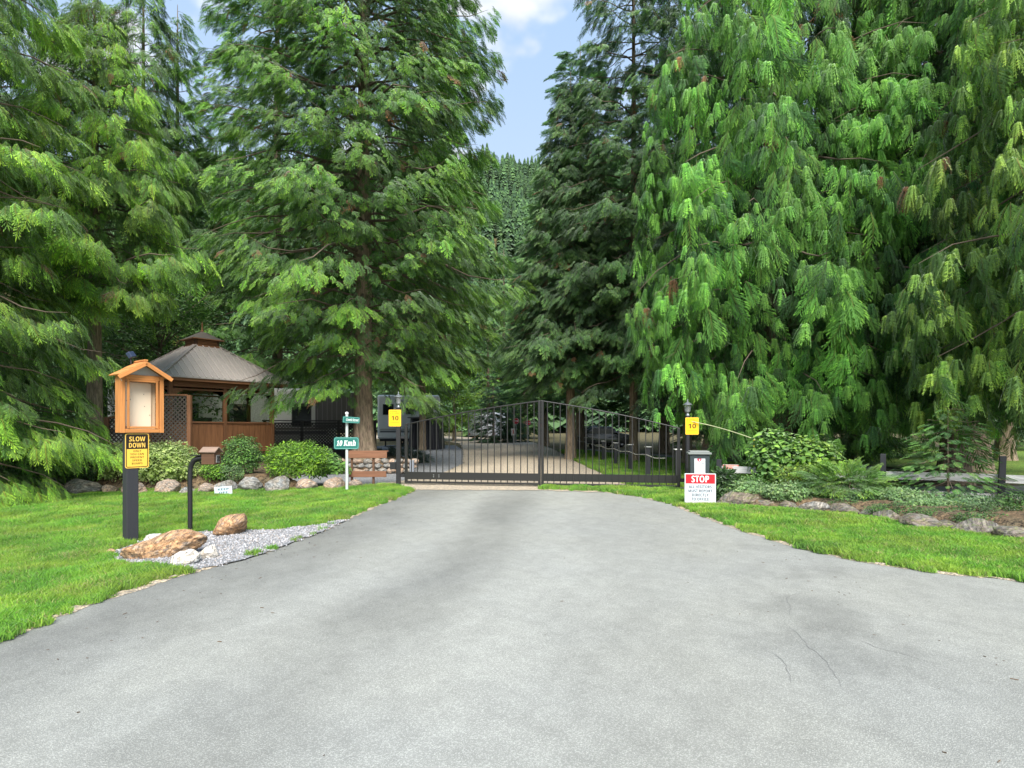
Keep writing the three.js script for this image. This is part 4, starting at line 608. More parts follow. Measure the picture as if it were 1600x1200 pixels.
broadleaf({ seed: 72, at: [-9.6, -58], h: 11, R: 3.8, base: 0.8, n: 46, m: 34, s: 0.36, col: [[0.09, 0.22, 0.03], [0.16, 0.32, 0.04]], label: 'green broadleaf tree behind the black tarpaulin cover' });
broadleaf({ seed: 73, at: [-14.2, -23.2], h: 8, R: 2.6, base: 1.2, n: 40, m: 30, s: 0.26, col: [[0.07, 0.18, 0.03], [0.12, 0.26, 0.04]], label: 'small broadleaf tree behind the left side of the gazebo' });

// ------------------------------------------------------------------ signs
function canvasTex(w, h, draw) { const c = document.createElement('canvas'); c.width = w; c.height = h; draw(c.getContext('2d'), w, h); const t = new THREE.CanvasTexture(c); t.colorSpace = THREE.SRGBColorSpace; return t; }
function rrect(w, h, r) { const s = new THREE.Shape(), x = -w / 2, y = -h / 2; s.moveTo(x + r, y); s.lineTo(x + w - r, y); s.quadraticCurveTo(x + w, y, x + w, y + r); s.lineTo(x + w, y + h - r); s.quadraticCurveTo(x + w, y + h, x + w - r, y + h); s.lineTo(x + r, y + h); s.quadraticCurveTo(x, y + h, x, y + h - r); s.lineTo(x, y + r); s.quadraticCurveTo(x, y, x + r, y); return s; }
function plate(parent, w, h, r, depth, back, draw, pos, turn = 0, rough = 0.45, tilt = 0) {            // sign plate: metal or plastic panel with a printed face
  const grp = new THREE.Group(); grp.name = 'sign_plate'; grp.position.set(...pos); grp.rotation.set(0, turn, tilt); parent.add(grp);
  mesh('panel', new THREE.ExtrudeGeometry(rrect(w, h, r), { depth, bevelEnabled: false, curveSegments: 6 }), back, grp);
  const g = new THREE.ShapeGeometry(rrect(w - 0.002, h - 0.002, r), 6), uv = g.attributes.uv, p = g.attributes.position; for (let i = 0; i < uv.count; i++) uv.setXY(i, p.getX(i) / w + 0.5, p.getY(i) / h + 0.5);
  const f = mesh('printed_face', g, std(0xffffff, rough, { map: canvasTex(512, Math.round(512 * h / w), draw) }), grp); f.position.z = depth + 0.0015; return grp;
}
const fit = (c, s, x, y, w, font) => { c.font = font; const m = c.measureText(s).width; c.save(); c.translate(x, y); c.scale(Math.min(1.6, w / m), 1); c.textAlign = 'center'; c.fillText(s, 0, 0); c.restore(); };
const bar = (c, x, y, w, h, r) => { c.beginPath(); c.moveTo(x + r, y); c.arcTo(x + w, y, x + w, y + h, r); c.arcTo(x + w, y + h, x, y + h, r); c.arcTo(x, y + h, x, y, r); c.arcTo(x, y, x + w, y, r); c.closePath(); };
const M_plate = std(lin(0.5, 0.5, 0.5), 0.4, { metalness: 0.7 });

{ // empty notice case on its black post, with the warning plate
  const [gx, gz] = gp(204, 848), x = gx + 0.11 * Math.cos(0.93), z = gz - 0.11 * Math.sin(0.93), t = thing('notice_board', 'empty cedar notice case with gabled roof on a black square post, yellow warning sign below', 'notice board', [x, 0, z], 0.93);
  mesh('post', rbox(0.145, 1.56, 0.145, 0.012, -0.11, 0.68, 0), M.blackWood, t);
  const W = 0.47, H = 0.76, Dp = 0.165, y0 = 1.465, b = 0.05;
  mesh('back_panel', box(W - 0.04, H - 0.04, 0.02, 0, y0 + H / 2, -Dp / 2 + 0.01), std(lin(0.72, 0.6, 0.42), 0.8, { map: T.wood }), t);
  mesh('pin_board', box(W - 0.16, H - 0.17, 0.012, 0, y0 + H / 2, -Dp / 2 + 0.03), std(lin(0.86, 0.74, 0.55), 0.85), t);
  const rp = rng(5); for (let k = 0; k < 5; k++) mesh('pin', cyl(0.005, 0.005, 0.006, 0, 0, 0, 8).rotateX(Math.PI / 2).translate((rp() - 0.5) * 0.34, y0 + 0.12 + rp() * 0.52, -Dp / 2 + 0.037), std(lin(0.2, 0.16, 0.12), 0.5), t);
  for (const s of [-1, 1]) mesh('side_board', rbox(0.025, H, Dp, 0.004, s * (W / 2 + 0.0135), y0 + H / 2, 0), M.cedar, t);
  mesh('floor_board', rbox(W, 0.025, Dp, 0.004, 0, y0 + 0.0125, 0), M.cedar, t); mesh('ceiling_board', rbox(W, 0.025, Dp, 0.004, 0, y0 + H - 0.0125, 0), M.cedar, t);
  for (const s of [-1, 1]) mesh('trim_board', rbox(b, H + 0.005, 0.022, 0.004, s * (W / 2 - b / 2 + 0.024), y0 + H / 2, Dp / 2 + 0.012), M.cedar, t);
  for (const s of [0, 1]) mesh('trim_board', rbox(W - b * 2 + 0.046, b + 0.012 * s, 0.02, 0.004, 0, s ? y0 + H - b / 2 : y0 + b / 2, Dp / 2 + 0.011), M.cedar, t);
  for (const s of [-1, 1]) mesh('door_frame', rbox(0.028, H - 2 * b - 0.01, 0.018, 0.003, s * (W / 2 - b - 0.012), y0 + H / 2, Dp / 2 + 0.018), M.cedar, t);
  for (const s of [-1, 1]) mesh('door_frame', rbox(W - 2 * b - 0.056, 0.028, 0.017, 0.003, 0, y0 + H / 2 + s * (H / 2 - b - 0.02), Dp / 2 + 0.0175), M.cedar, t);
  const gs = new THREE.Shape([new THREE.Vector2(-W / 2, 0), new THREE.Vector2(W / 2, 0), new THREE.Vector2(0, 0.155)]); mesh('gable_panel', place(new THREE.ExtrudeGeometry(gs, { depth: 0.01, bevelEnabled: false }), 0, y0 + H + 0.001, Dp / 2 - 0.01), std(lin(0.42, 0.42, 0.38), 0.6), t);
  const sl = Math.atan2(0.175, 0.28), rl = 0.37;
  for (const s of [-1, 1]) for (let k = 0; k < 4; k++) mesh('roof_board', rbox(0.092, 0.018, 0.34, 0.003, s * (0.047 + 0.092 * k) * Math.cos(sl), y0 + H + 0.185 - (0.047 + 0.092 * k) * Math.sin(sl) + 0.003 * (k % 2), 0.03, 0, 0, -s * sl), M.cedar, t);
  for (const s of [-1, 1]) mesh('barge_board', rbox(rl + 0.02, 0.05, 0.02, 0.004, s * (rl / 2) * Math.cos(sl), y0 + H + 0.155 - rl / 2 * Math.sin(sl), 0.03 + 0.182, 0, 0, -s * sl), M.cedar, t);
  mesh('ridge_cap', rbox(0.05, 0.022, 0.35, 0.006, 0, y0 + H + 0.2, 0.03), M.cedar, t);
  mesh('wire', tube([[-0.29, y0 + H + 0.01, 0.17], [-0.3, y0 + H - 0.04, 0.18], [-0.27, y0 + H - 0.09, 0.17]], 0.003), std(lin(0.6, 0.55, 0.45), 0.6), t);
  mesh('lamp_stem', cyl(0.012, 0.012, 0.09, -0.06, y0 + H + 0.17, -0.12), M.black, t); mesh('spot_lamp', rbox(0.1, 0.085, 0.06, 0.01, -0.06, y0 + H + 0.29, -0.12, -0.5, 0.5, 0.25), std(lin(0.03, 0.045, 0.09), 0.3), t);
  plate(t, 0.285, 0.46, 0.03, 0.003, M_plate, (c, w, h) => {
    c.fillStyle = '#efc24a'; c.fillRect(0, 0, w, h); c.lineWidth = w * 0.035; c.strokeStyle = '#2a1c05'; bar(c, w * 0.055, w * 0.055, w * 0.89, h - w * 0.11, w * 0.07); c.stroke(); c.save(); c.clip(); c.fillStyle = '#20150a'; c.fillRect(0, 0, w, h * 0.45); c.restore();
    c.fillStyle = '#f2c65a'; fit(c, 'SLOW', w / 2, h * 0.225, w * 0.68, `bold ${h * 0.19}px sans-serif`); fit(c, 'DOWN', w / 2, h * 0.405, w * 0.72, `bold ${h * 0.19}px sans-serif`);
    c.fillStyle = '#4a3208'; ['ONLY', 'YOU CAN', 'PREVENT', 'SPEED', 'BUMPS'].forEach((s, i) => fit(c, s, w / 2, h * (0.535 + 0.09 * i), w * [0.34, 0.58, 0.58, 0.42, 0.46][i], `bold ${h * 0.078}px sans-serif`));
  }, [-0.06, 1.225, 0.074]);
}
{ // gooseneck post with a keypad box
  const [x, z] = gp(297, 833), t = thing('keypad_post', 'black gooseneck post carrying a small brown house-shaped keypad box', 'keypad post', [x, 0, z], -0.12);
  mesh('post', tube([[0, -0.1, 0], [0, 0.4, 0], [0, 0.86, 0], [0.012, 0.97, 0], [0.07, 1.06, 0], [0.15, 1.09, 0], [0.26, 1.095, 0]], 0.04, 40, 4), M.black, t);
  mesh('stiffener', box(0.17, 0.012, 0.075, 0.11, 1.135, 0), M.black, t);
  mesh('housing', rbox(0.2, 0.17, 0.16, 0.006, 0.33, 1.09, 0), M.darkBrown, t);
  for (const s of [-1, 1]) mesh('roof_panel', rbox(0.25, 0.016, 0.125, 0.003, 0.33, 1.215, s * 0.052, s * 0.62), std(lin(0.34, 0.24, 0.19), 0.85, { map: T.wood }), t);
  for (const s of [-1, 1]) { const g = new THREE.ExtrudeGeometry(new THREE.Shape([new THREE.Vector2(-0.08, 0), new THREE.Vector2(0.08, 0), new THREE.Vector2(0, 0.065)]), { depth: 0.012, bevelEnabled: false }); g.rotateY(Math.PI / 2); mesh('gable', g.translate(0.33 + (s > 0 ? 0.087 : -0.099), 1.174, 0), M.darkBrown, t); }
  const kp = mesh('keypad', rbox(0.012, 0.11, 0.075, 0.003, 0.434, 1.085, 0), std(lin(0.35, 0.35, 0.34), 0.4, { metalness: 0.5 }), t);
  for (let i = 0; i < 4; i++) for (let j = 0; j < 3; j++) mesh('key', box(0.006, 0.013, 0.013, 0.442, 1.12 - 0.021 * i, -0.021 + 0.021 * j), M.black, kp);
}
{ // sign pole with the two green signs
  const [x, z] = gp(542, 769), t = thing('sign_pole', 'galvanised pole with green speed sign and street name sign on the lawn', 'sign', [x, 0, z]);
  mesh('pole', cyl(0.035, 0.033, 1.99, 0, -0.1, 0, 16), std(lin(0.62, 0.66, 0.66), 0.5, { metalness: 0.2 }), t); mesh('pole_cap', new THREE.SphereGeometry(0.042, 14, 10).translate(0, 1.9, 0), std(lin(0.8, 0.8, 0.8), 0.5), t);
  const green = std(lin(0.02, 0.15, 0.13), 0.5);
  const frameG = (c, w, h) => { c.fillStyle = '#1e6b62'; c.fillRect(0, 0, w, h); c.strokeStyle = '#8fc7bb'; c.lineWidth = w * 0.012; bar(c, w * 0.03, w * 0.03, w * 0.94, h - w * 0.06, w * 0.07); c.stroke(); c.fillStyle = '#f4f8f4'; };
  plate(t, 0.59, 0.29, 0.05, 0.006, green, (c, w, h) => { frameG(c, w, h); fit(c, '10 Kmh', w * 0.48, h * 0.72, w * 0.78, `bold italic ${h * 0.62}px serif`); }, [0.0, 1.185, 0.037], 0.1);
  plate(t, 0.42, 0.15, 0.01, 0.006, green, (c, w, h) => { frameG(c, w, h); fit(c, 'Creek Street', w * 0.55, h * 0.70, w * 0.74, `bold italic ${h * 0.6}px serif`); }, [0.115, 1.745, 0.037], 0.62, 0.45, -0.05);
}
{ const [x, z] = gp(349, 776), t = thing('keep_off_sign', 'small white keep off sign leaning on the boulders', 'sign', [x, 0, z]);
  mesh('stake', box(0.02, 0.2, 0.012, 0, 0.03, -0.01), std(lin(0.5, 0.5, 0.48), 0.6), t);
  plate(t, 0.39, 0.19, 0.004, 0.004, std(lin(0.7, 0.74, 0.78), 0.5), (c, w, h) => { c.fillStyle = '#c6d6de'; c.fillRect(0, 0, w, h); c.fillStyle = '#1f3c52'; fit(c, 'KEEP', w / 2, h * 0.46, w * 0.78, `bold ${h * 0.36}px sans-serif`); fit(c, 'OFF', w / 2, h * 0.86, w * 0.56, `bold ${h * 0.36}px sans-serif`); }, [0, 0.135, 0], 0.05, 0.5, 0.07); }
{ const [x, z] = gp(1094, 790), t = thing('stop_notice', 'red and white stop notice for visitors standing on the right lawn', 'sign', [x, 0, z], -0.12);
  for (const s of [-1, 1]) mesh('stake', box(0.02, 0.5, 0.012, s * 0.2, 0.15, -0.012), M.galv, t);
  plate(t, 0.6, 0.59, 0.012, 0.008, std(lin(0.75, 0.76, 0.78), 0.5), (c, w, h) => {
    c.fillStyle = '#cfd6dd'; c.fillRect(0, 0, w, h); c.strokeStyle = '#b89394'; c.lineWidth = w * 0.012; c.strokeRect(w * 0.03, w * 0.03, w * 0.94, h * 0.94); c.fillStyle = '#c8202e'; c.fillRect(w * 0.035, h * 0.035, w * 0.93, h * 0.31);
    c.fillStyle = '#f6f6f4'; fit(c, 'STOP', w / 2, h * 0.295, w * 0.58, `bold ${h * 0.3}px sans-serif`); c.fillStyle = '#101a2c'; ['ALL VISITORS', 'MUST REPORT', 'DIRECTLY', 'TO OFFICE'].forEach((s, i) => fit(c, s, w / 2, h * (0.50 + 0.138 * i), w * [0.74, 0.78, 0.54, 0.56][i], `bold ${h * 0.135}px sans-serif`));
  }, [0, 0.345, 0], 0, 0.4); }

function lantern(t, x, y, z, s) {                                                                     // post lantern: collar, glazed body, hood, finial
  const g = new THREE.Group(); g.name = 'lantern'; g.position.set(x, y, z); g.scale.setScalar(s); t.add(g); const m = std(lin(0.2, 0.22, 0.23), 0.4, { metalness: 0.5 });
  mesh('collar', new THREE.LatheGeometry([[0.05, 0], [0.055, 0.02], [0.035, 0.05], [0.03, 0.08], [0.06, 0.1], [0.062, 0.115], [0, 0.115]].map(p => new THREE.Vector2(...p)), 16), m, g);
  mesh('glass', cyl(0.05, 0.075, 0.15, 0, 0.118, 0, 12), new THREE.MeshPhysicalMaterial({ color: 0xffffff, roughness: 0.25, transmission: 0.85, thickness: 0 }), g);
  for (let k = 0; k < 4; k++) { const a = k * Math.PI / 2 + 0.4; mesh('bar', beam([0.054 * Math.cos(a), 0.116, 0.054 * Math.sin(a)], [0.08 * Math.cos(a), 0.27, 0.08 * Math.sin(a)], 0.01, 0.01), m, g); }
  mesh('hood', new THREE.LatheGeometry([[0, 0.27], [0.115, 0.27], [0.118, 0.28], [0.06, 0.325], [0.02, 0.35], [0.014, 0.37], [0.02, 0.385], [0.008, 0.40], [0, 0.44]].map(p => new THREE.Vector2(...p)), 18), m, g);
}
const yellow = (c, w, h) => {
  c.fillStyle = '#f0b90a'; c.fillRect(0, 0, w, h); c.strokeStyle = '#e8c64a'; c.lineWidth = w * 0.02; bar(c, w * 0.03, w * 0.03, w * 0.94, h - w * 0.06, w * 0.06); c.stroke(); c.fillStyle = '#33220a'; fit(c, '10', w * 0.5, h * 0.63, w * 0.62, `bold ${h * 0.36}px sans-serif`);
  c.fillStyle = '#d98a10'; const r = rng(9); for (let y = 0; y < 2; y++) for (let x = 0; x < 9; x++) { if (r() < 0.75) c.fillRect(w * (0.14 + 0.08 * x), h * (0.08 + 0.1 * y), w * 0.05 * (0.6 + r()), h * 0.05); c.fillRect(w * (0.14 + 0.08 * x), h * 0.755, w * 0.055, h * 0.025 * (1 + r())); }
};
// ------------------------------------------------------------------ the gate
const HL = [-2.94, -15.85], HC = [0.76, -15.2], HR = [4.24, -14.55];
{ const t = thing('gate_post', 'black square steel gate post with lantern and yellow sign left of the gate', 'gate post', [-3.13, 0, -15.88]);
  mesh('post', rbox(0.115, 2.2, 0.115, 0.008, 0, 1.0, 0), M.black, t); mesh('post_cap', rbox(0.14, 0.02, 0.14, 0.005, 0, 2.11, 0), M.black, t); lantern(t, 0.0, 2.12, 0, 1.05);
  mesh('latch_box', rbox(0.16, 0.2, 0.14, 0.01, -0.14, 0.52, 0.02), M.black, t); mesh('latch_arm', box(0.1, 0.03, 0.03, -0.14, 0.34, 0.03), M.black, t); mesh('hinge', box(0.16, 0.09, 0.06, 0.12, 0.25, 0), M.black, t); mesh('hinge', box(0.16, 0.06, 0.05, 0.12, 1.3, 0), M.black, t);
  plate(t, 0.335, 0.46, 0.025, 0.004, M_plate, yellow, [-0.085, 1.83, 0.062], 0.06); }
{ const t = thing('gate_post', 'black round gate post with lantern and yellow sign right of the gate', 'gate post', [4.36, 0, -14.3]);
  mesh('post', cyl(0.07, 0.055, 1.95, 0, -0.1, 0, 18), M.black, t); mesh('collar', cyl(0.075, 0.07, 0.08, 0, 0.55, 0, 18), M.black, t); lantern(t, 0, 1.85, 0, 1.0); mesh('hinge', box(0.14, 0.09, 0.06, -0.09, 0.25, -0.05), M.black, t);
  plate(t, 0.325, 0.425, 0.025, 0.004, M_plate, yellow, [0.09, 1.6, 0.062], -0.06); }
function leaf(A, Bp, yA, yB, label) {
  const dx = Bp[0] - A[0], dz = Bp[1] - A[1], L = Math.hypot(dx, dz), t = thing('gate_leaf', label, 'gate', [A[0], 0, A[1]], Math.atan2(-dz, dx));
  const m = std(lin(0.02, 0.02, 0.019), 0.42), top = s => lerp(yA, yB, s) + 0.05 * Math.sin(s * Math.PI), n = 20;
  mesh('bottom_rail', rbox(L, 0.055, 0.05, 0.006, L / 2, 0.075, 0), m, t);
  mesh('kick_band', box(L - 0.12, 0.20, 0.022, L / 2, 0.255, 0.021), m, t);
  mesh('hinge_stile', rbox(0.075, yA - 0.04, 0.06, 0.006, 0.03, (yA - 0.04) / 2 + 0.05, 0), m, t);
  mesh('meeting_stile', rbox(0.068, yB - 0.04, 0.06, 0.006, L - 0.036, (yB - 0.04) / 2 + 0.05, 0), m, t);
  mesh('top_rail', tube(Array.from({ length: 9 }, (_, i) => [L * i / 8, top(i / 8) + 0.012, 0]), 0.019, 30, 6), m, t);
  for (let i = 1; i <= n; i++) { const s = i / (n + 1), h = top(s) - 0.10; mesh('baluster', box(0.022, h, 0.022, L * s, 0.10 + h / 2, -0.002), m, t); }
  for (const s of [0.22, 0.26]) for (const y of [0.23, 0.28]) mesh('bolt', cyl(0.012, 0.012, 0.012, 0, 0, 0, 8).rotateX(Math.PI / 2).translate(L * s, y, 0.034), M.galv, t);
}
leaf(HL, HC, 1.64, 2.26, 'left leaf of the black steel drive gate, rising to the middle');
leaf(HR, [HC[0] + 0.01, HC[1] + 0.001], 1.53, 2.26, 'right leaf of the black steel drive gate, rising to the middle');

{ // bench-like rail
  const [x, z] = gp(574, 757), t = thing('bench_rail', 'brown two-board wooden bench rail on the gravel left of the gate', 'bench', [x, 0, z], 0.04), w = std(lin(0.29, 0.135, 0.075), 0.75, { map: T.wood, bumpMap: T.woodBump, bumpScale: 0.002 });
  for (const s of [-0.42, 0.17]) mesh('post', rbox(0.06, 1.0, 0.06, 0.006, s, 0.42, 0), M.darkBrown, t);
  mesh('top_board', rbox(1.05, 0.2, 0.045, 0.008, 0.02, 0.83, 0.054), w, t); mesh('lower_board', rbox(1.02, 0.165, 0.045, 0.008, 0.02, 0.29, 0.054), w, t); mesh('seat_edge', rbox(1.06, 0.03, 0.18, 0.006, 0.03, 0.915, -0.06), w, t); }
{ const t = thing('waste_bin', 'dark grey bin with pale overhanging lid and a white notice beside the right gate post', 'bin', [4.36, 0, -13.45], -0.2), m = std(lin(0.035, 0.05, 0.055), 0.5);
  const g = new RoundedBoxGeometry(0.44, 0.93, 0.42, 2, 0.02), p = g.attributes.position; for (let i = 0; i < p.count; i++) { const k = 0.9 + 0.11 * (p.getY(i) / 0.93 + 0.5); p.setX(i, p.getX(i) * k); p.setZ(i, p.getZ(i) * k); } g.computeVertexNormals(); mesh('body', g.translate(0, 0.465, 0), m, t);
  mesh('lid', rbox(0.52, 0.05, 0.5, 0.015, 0, 0.96, 0), std(lin(0.22, 0.24, 0.23), 0.6), t); mesh('lid_top', rbox(0.44, 0.04, 0.42, 0.02, 0, 1.0, 0), std(lin(0.22, 0.24, 0.23), 0.6), t);
  plate(t, 0.24, 0.4, 0.004, 0.002, std(lin(0.7, 0.7, 0.7), 0.6), (c, w, h) => { c.fillStyle = '#cdd3d8'; c.fillRect(0, 0, w, h); c.fillStyle = '#b8344a'; c.beginPath(); c.arc(w * 0.46, h * 0.09, w * 0.2, 0, 7); c.fill(); c.fillStyle = '#f0e6e6'; c.beginPath(); c.moveTo(w * 0.4, h * 0.15); c.lineTo(w * 0.5, h * 0.05); c.lineTo(w * 0.56, h * 0.15); c.fill(); c.fillStyle = '#5a6066'; c.fillRect(w * 0.74, h * 0.3, w * 0.1, h * 0.06); c.fillStyle = '#a3abb0'; for (const [y, q] of [[0.4, 0.8], [0.47, 0.5], [0.58, 0.45], [0.7, 0.4], [0.9, 0.8]]) c.fillRect(w * 0.1, h * y, w * q, h * 0.014); }, [0, 0.66, 0.212], 0, 0.6, 0).rotation.x = -0.03; }
{ // white rail fence
  const A = [4.85, -13.45], Bf = [9.1, -10.72], t = thing('rail_fence', 'low fence of weathered white boards on black posts behind the right bed', 'fence'), wm = std(lin(0.86, 0.88, 0.9), 0.7, { map: T.wood, bumpMap: T.woodBump, bumpScale: 0.002 }), ts = [0.0, 0.32, 0.635, 1.0, 1.45, 1.95], P = s => [lerp(A[0], Bf[0], s), lerp(A[1], Bf[1], s)];
  const an = Math.atan2(-(Bf[1] - A[1]), Bf[0] - A[0]), nrm = [Math.sin(an), Math.cos(an)];
  ts.forEach((s, i) => { const [x, z] = P(s); mesh('post', rbox(0.10, 1.2, 0.10, 0.008, x + nrm[0] * 0.06, 0.42 - (i ? 0 : 0.2), z + nrm[1] * 0.06, 0, an, i === 3 ? -0.03 : 0), M.blackWood, t); });
  for (let i = 0; i < ts.length - 1; i++) for (const [y, j] of [[0.59, 0], [0.22, 1]]) { const a = P(ts[i] + 0.004), b = P(ts[i + 1] - 0.004); mesh('rail', beam([a[0], y + 0.012 * Math.sin(i * 3 + j), a[1]], [b[0], y - 0.014 * Math.sin(i * 2 + j), b[1]], 0.03, 0.15), wm, t); } }
{ const t = thing('fence_notice', 'small red and white notice fixed to the start of the white rail', 'sign', [5.05, 0, -13.30], -0.3); mesh('stake', box(0.02, 0.62, 0.015, 0, 0.31, -0.012), M.galv, t);
  plate(t, 0.34, 0.21, 0.006, 0.004, M_plate, (c, w, h) => { c.fillStyle = '#e6e2da'; c.fillRect(0, 0, w, h); c.fillStyle = '#b9503c'; c.fillRect(0, h * 0.04, w, h * 0.2); c.fillRect(0, h * 0.3, w, h * 0.16); c.fillStyle = '#e8dcd0'; const r = rng(3); for (let i = 0; i < 16; i++) c.fillRect(w * (0.05 + 0.056 * i), h * 0.1, w * 0.035, h * 0.07 * (0.7 + r())); c.fillStyle = '#8a9a84'; c.fillRect(w * 0.1, h * 0.6, w * 0.5, h * 0.05); c.fillRect(w * 0.1, h * 0.75, w * 0.6, h * 0.05); }, [0, 0.6, 0.002], 0, 0.5); }
{ const m = mesh('guy_rope', tube([[4.42, 1.72, -14.25], [4.95, 1.58, -14.0], [5.55, 1.32, -13.4], [6.0, 1.08, -13.1]], 0.009, 30, 6), std(lin(0.5, 0.52, 0.3), 0.8)); tag(m, 'pale rope stretched from the right gate post into the shrubs', 'rope');
  const b = mesh('marker_tape', box(0.02, 0.2, 0.006, 5.62, 1.18, -13.38), std(lin(0.75, 0.6, 0.04), 0.6)); tag(b, 'yellow tape strip hanging from the pale rope', 'tape'); }
{ // bollards with a sagging rope along the drive behind the gate
  const zs = [18.3, 21, 24, 27.3, 30.5, 33.8, 37.2], cap = std(lin(0.55, 0.55, 0.53), 0.6);
  const z0 = zs[0]; let proto = null;
  [15.9, ...zs].forEach((D, i) => { const x = 4.32 + (i === 0 ? 0.25 : 0); const nth = ['first', 'second', 'third', 'fourth', 'fifth', 'sixth', 'seventh', 'eighth'][i]; let o; if (!proto) { o = proto = thing('bollard', 'first capped black bollard from the right gate post', 'bollard', [x, gy(x, -D), -D], 0, 'bollards along the drive'); mesh('post', rbox(0.14, 1.06, 0.14, 0.01, 0, 0.42, 0), M.blackWood, o); mesh('cap', rbox(0.19, 0.035, 0.19, 0.01, 0, 0.967, 0), cap, o); } else { o = proto.clone(); o.name = numbered('bollard'); o.position.set(x, gy(x, -D), -D); scene.add(o); o.userData.label = `${nth} capped black bollard from the right gate post`; } });
  const pts = []; [15.9, ...zs].forEach((D, i, a) => { const x = 4.24; pts.push([x, gy(x, -D) + 0.72, -D]); if (a[i + 1]) { const m = (D + a[i + 1]) / 2; pts.push([x, gy(x, -m) + 0.67, -m]); } });
  tag(mesh('barrier_rope', tube(pts, 0.016, 90, 6), std(lin(0.5, 0.47, 0.42), 0.85)), 'pale rope slung between the black bollards', 'rope'); }
{ const t = thing('concrete_stub', 'short grey post standing behind the left gate leaf', 'post', [-3.35, gy(-3.35, -19.3), -19.3]); mesh('post', rbox(0.14, 0.56, 0.14, 0.012, 0, 0.2, 0), std(lin(0.2, 0.22, 0.25), 0.8), t); mesh('cap', rbox(0.15, 0.02, 0.15, 0.005, 0, 0.485, 0), std(lin(0.28, 0.3, 0.32), 0.8), t); }

// ------------------------------------------------------------------ lattice screen and planter
function latticeStrips(w, h, gap, sw, th) {                                                            // diagonal laths clipped to a w x h panel centred on its lower edge
  const out = [];
  for (const dirn of [1, -1]) for (let c = -h; c < w + 0.001; c += gap) {
    let x0 = c, y0 = 0, x1 = c + h, y1 = h; if (x0 < 0) { y0 = -x0; x0 = 0; } if (x1 > w) { y1 = h - (x1 - w); x1 = w; } const L = Math.hypot(x1 - x0, y1 - y0); if (L < 0.08 || x1 <= x0) continue;
    const cx = (x0 + x1) / 2 - w / 2, cy = (y0 + y1) / 2; out.push(box(L, sw, th, dirn * cx, cy, dirn > 0 ? th * 0.52 : -th * 0.52, 0, 0, dirn * Math.PI / 4));
  }
  return out;
}
{ const t = thing('lattice_screen', 'brown framed lattice screen with plank planter left of the gazebo', 'lattice', [-9.3, UPL - 0.05, -16.7], 0.06), fm = std(lin(0.36, 0.17, 0.085), 0.7, { map: T.wood, bumpMap: T.woodBump, bumpScale: 0.002 }), lm = std(lin(0.13, 0.11, 0.095), 0.75, { map: T.wood });
  for (const x of [-2.3, -1.15, 0.0]) mesh('post', rbox(0.11, x === 0 ? 2.25 : 1.6, 0.11, 0.006, x - 0.05, x === 0 ? 1.1 : 0.78, 0), fm, t);
  for (const [x, h] of [[-0.625, 1.35], [-1.775, 0.7]]) { for (const g of latticeStrips(1.02, h, 0.125, 0.038, 0.008)) mesh('lath', g.translate(x, 0.85, 0), lm, t); mesh('top_rail', rbox(1.035, 0.05, 0.06, 0.005, x, 0.85 + h + 0.026, 0), fm, t); mesh('bottom_rail', rbox(1.035, 0.06, 0.06, 0.005, x, 0.818, 0), fm, t); }
  for (const [y, h] of [[0.19, 0.16], [0.37, 0.17]]) mesh('planter_plank', rbox(2.45, h, 0.035, 0.005, -1.2, y, 0.44), fm, t);
  mesh('planter_cap', rbox(2.5, 0.03, 0.11, 0.005, -1.2, 0.475, 0.43), fm, t); for (const x of [0.0, -2.4]) mesh('planter_end', rbox(0.035, 0.35, 0.42, 0.005, x, 0.28, 0.2), fm, t); mesh('planter_post', rbox(0.09, 0.75, 0.09, 0.006, 0.06, 0.33, 0.46), fm, t); }

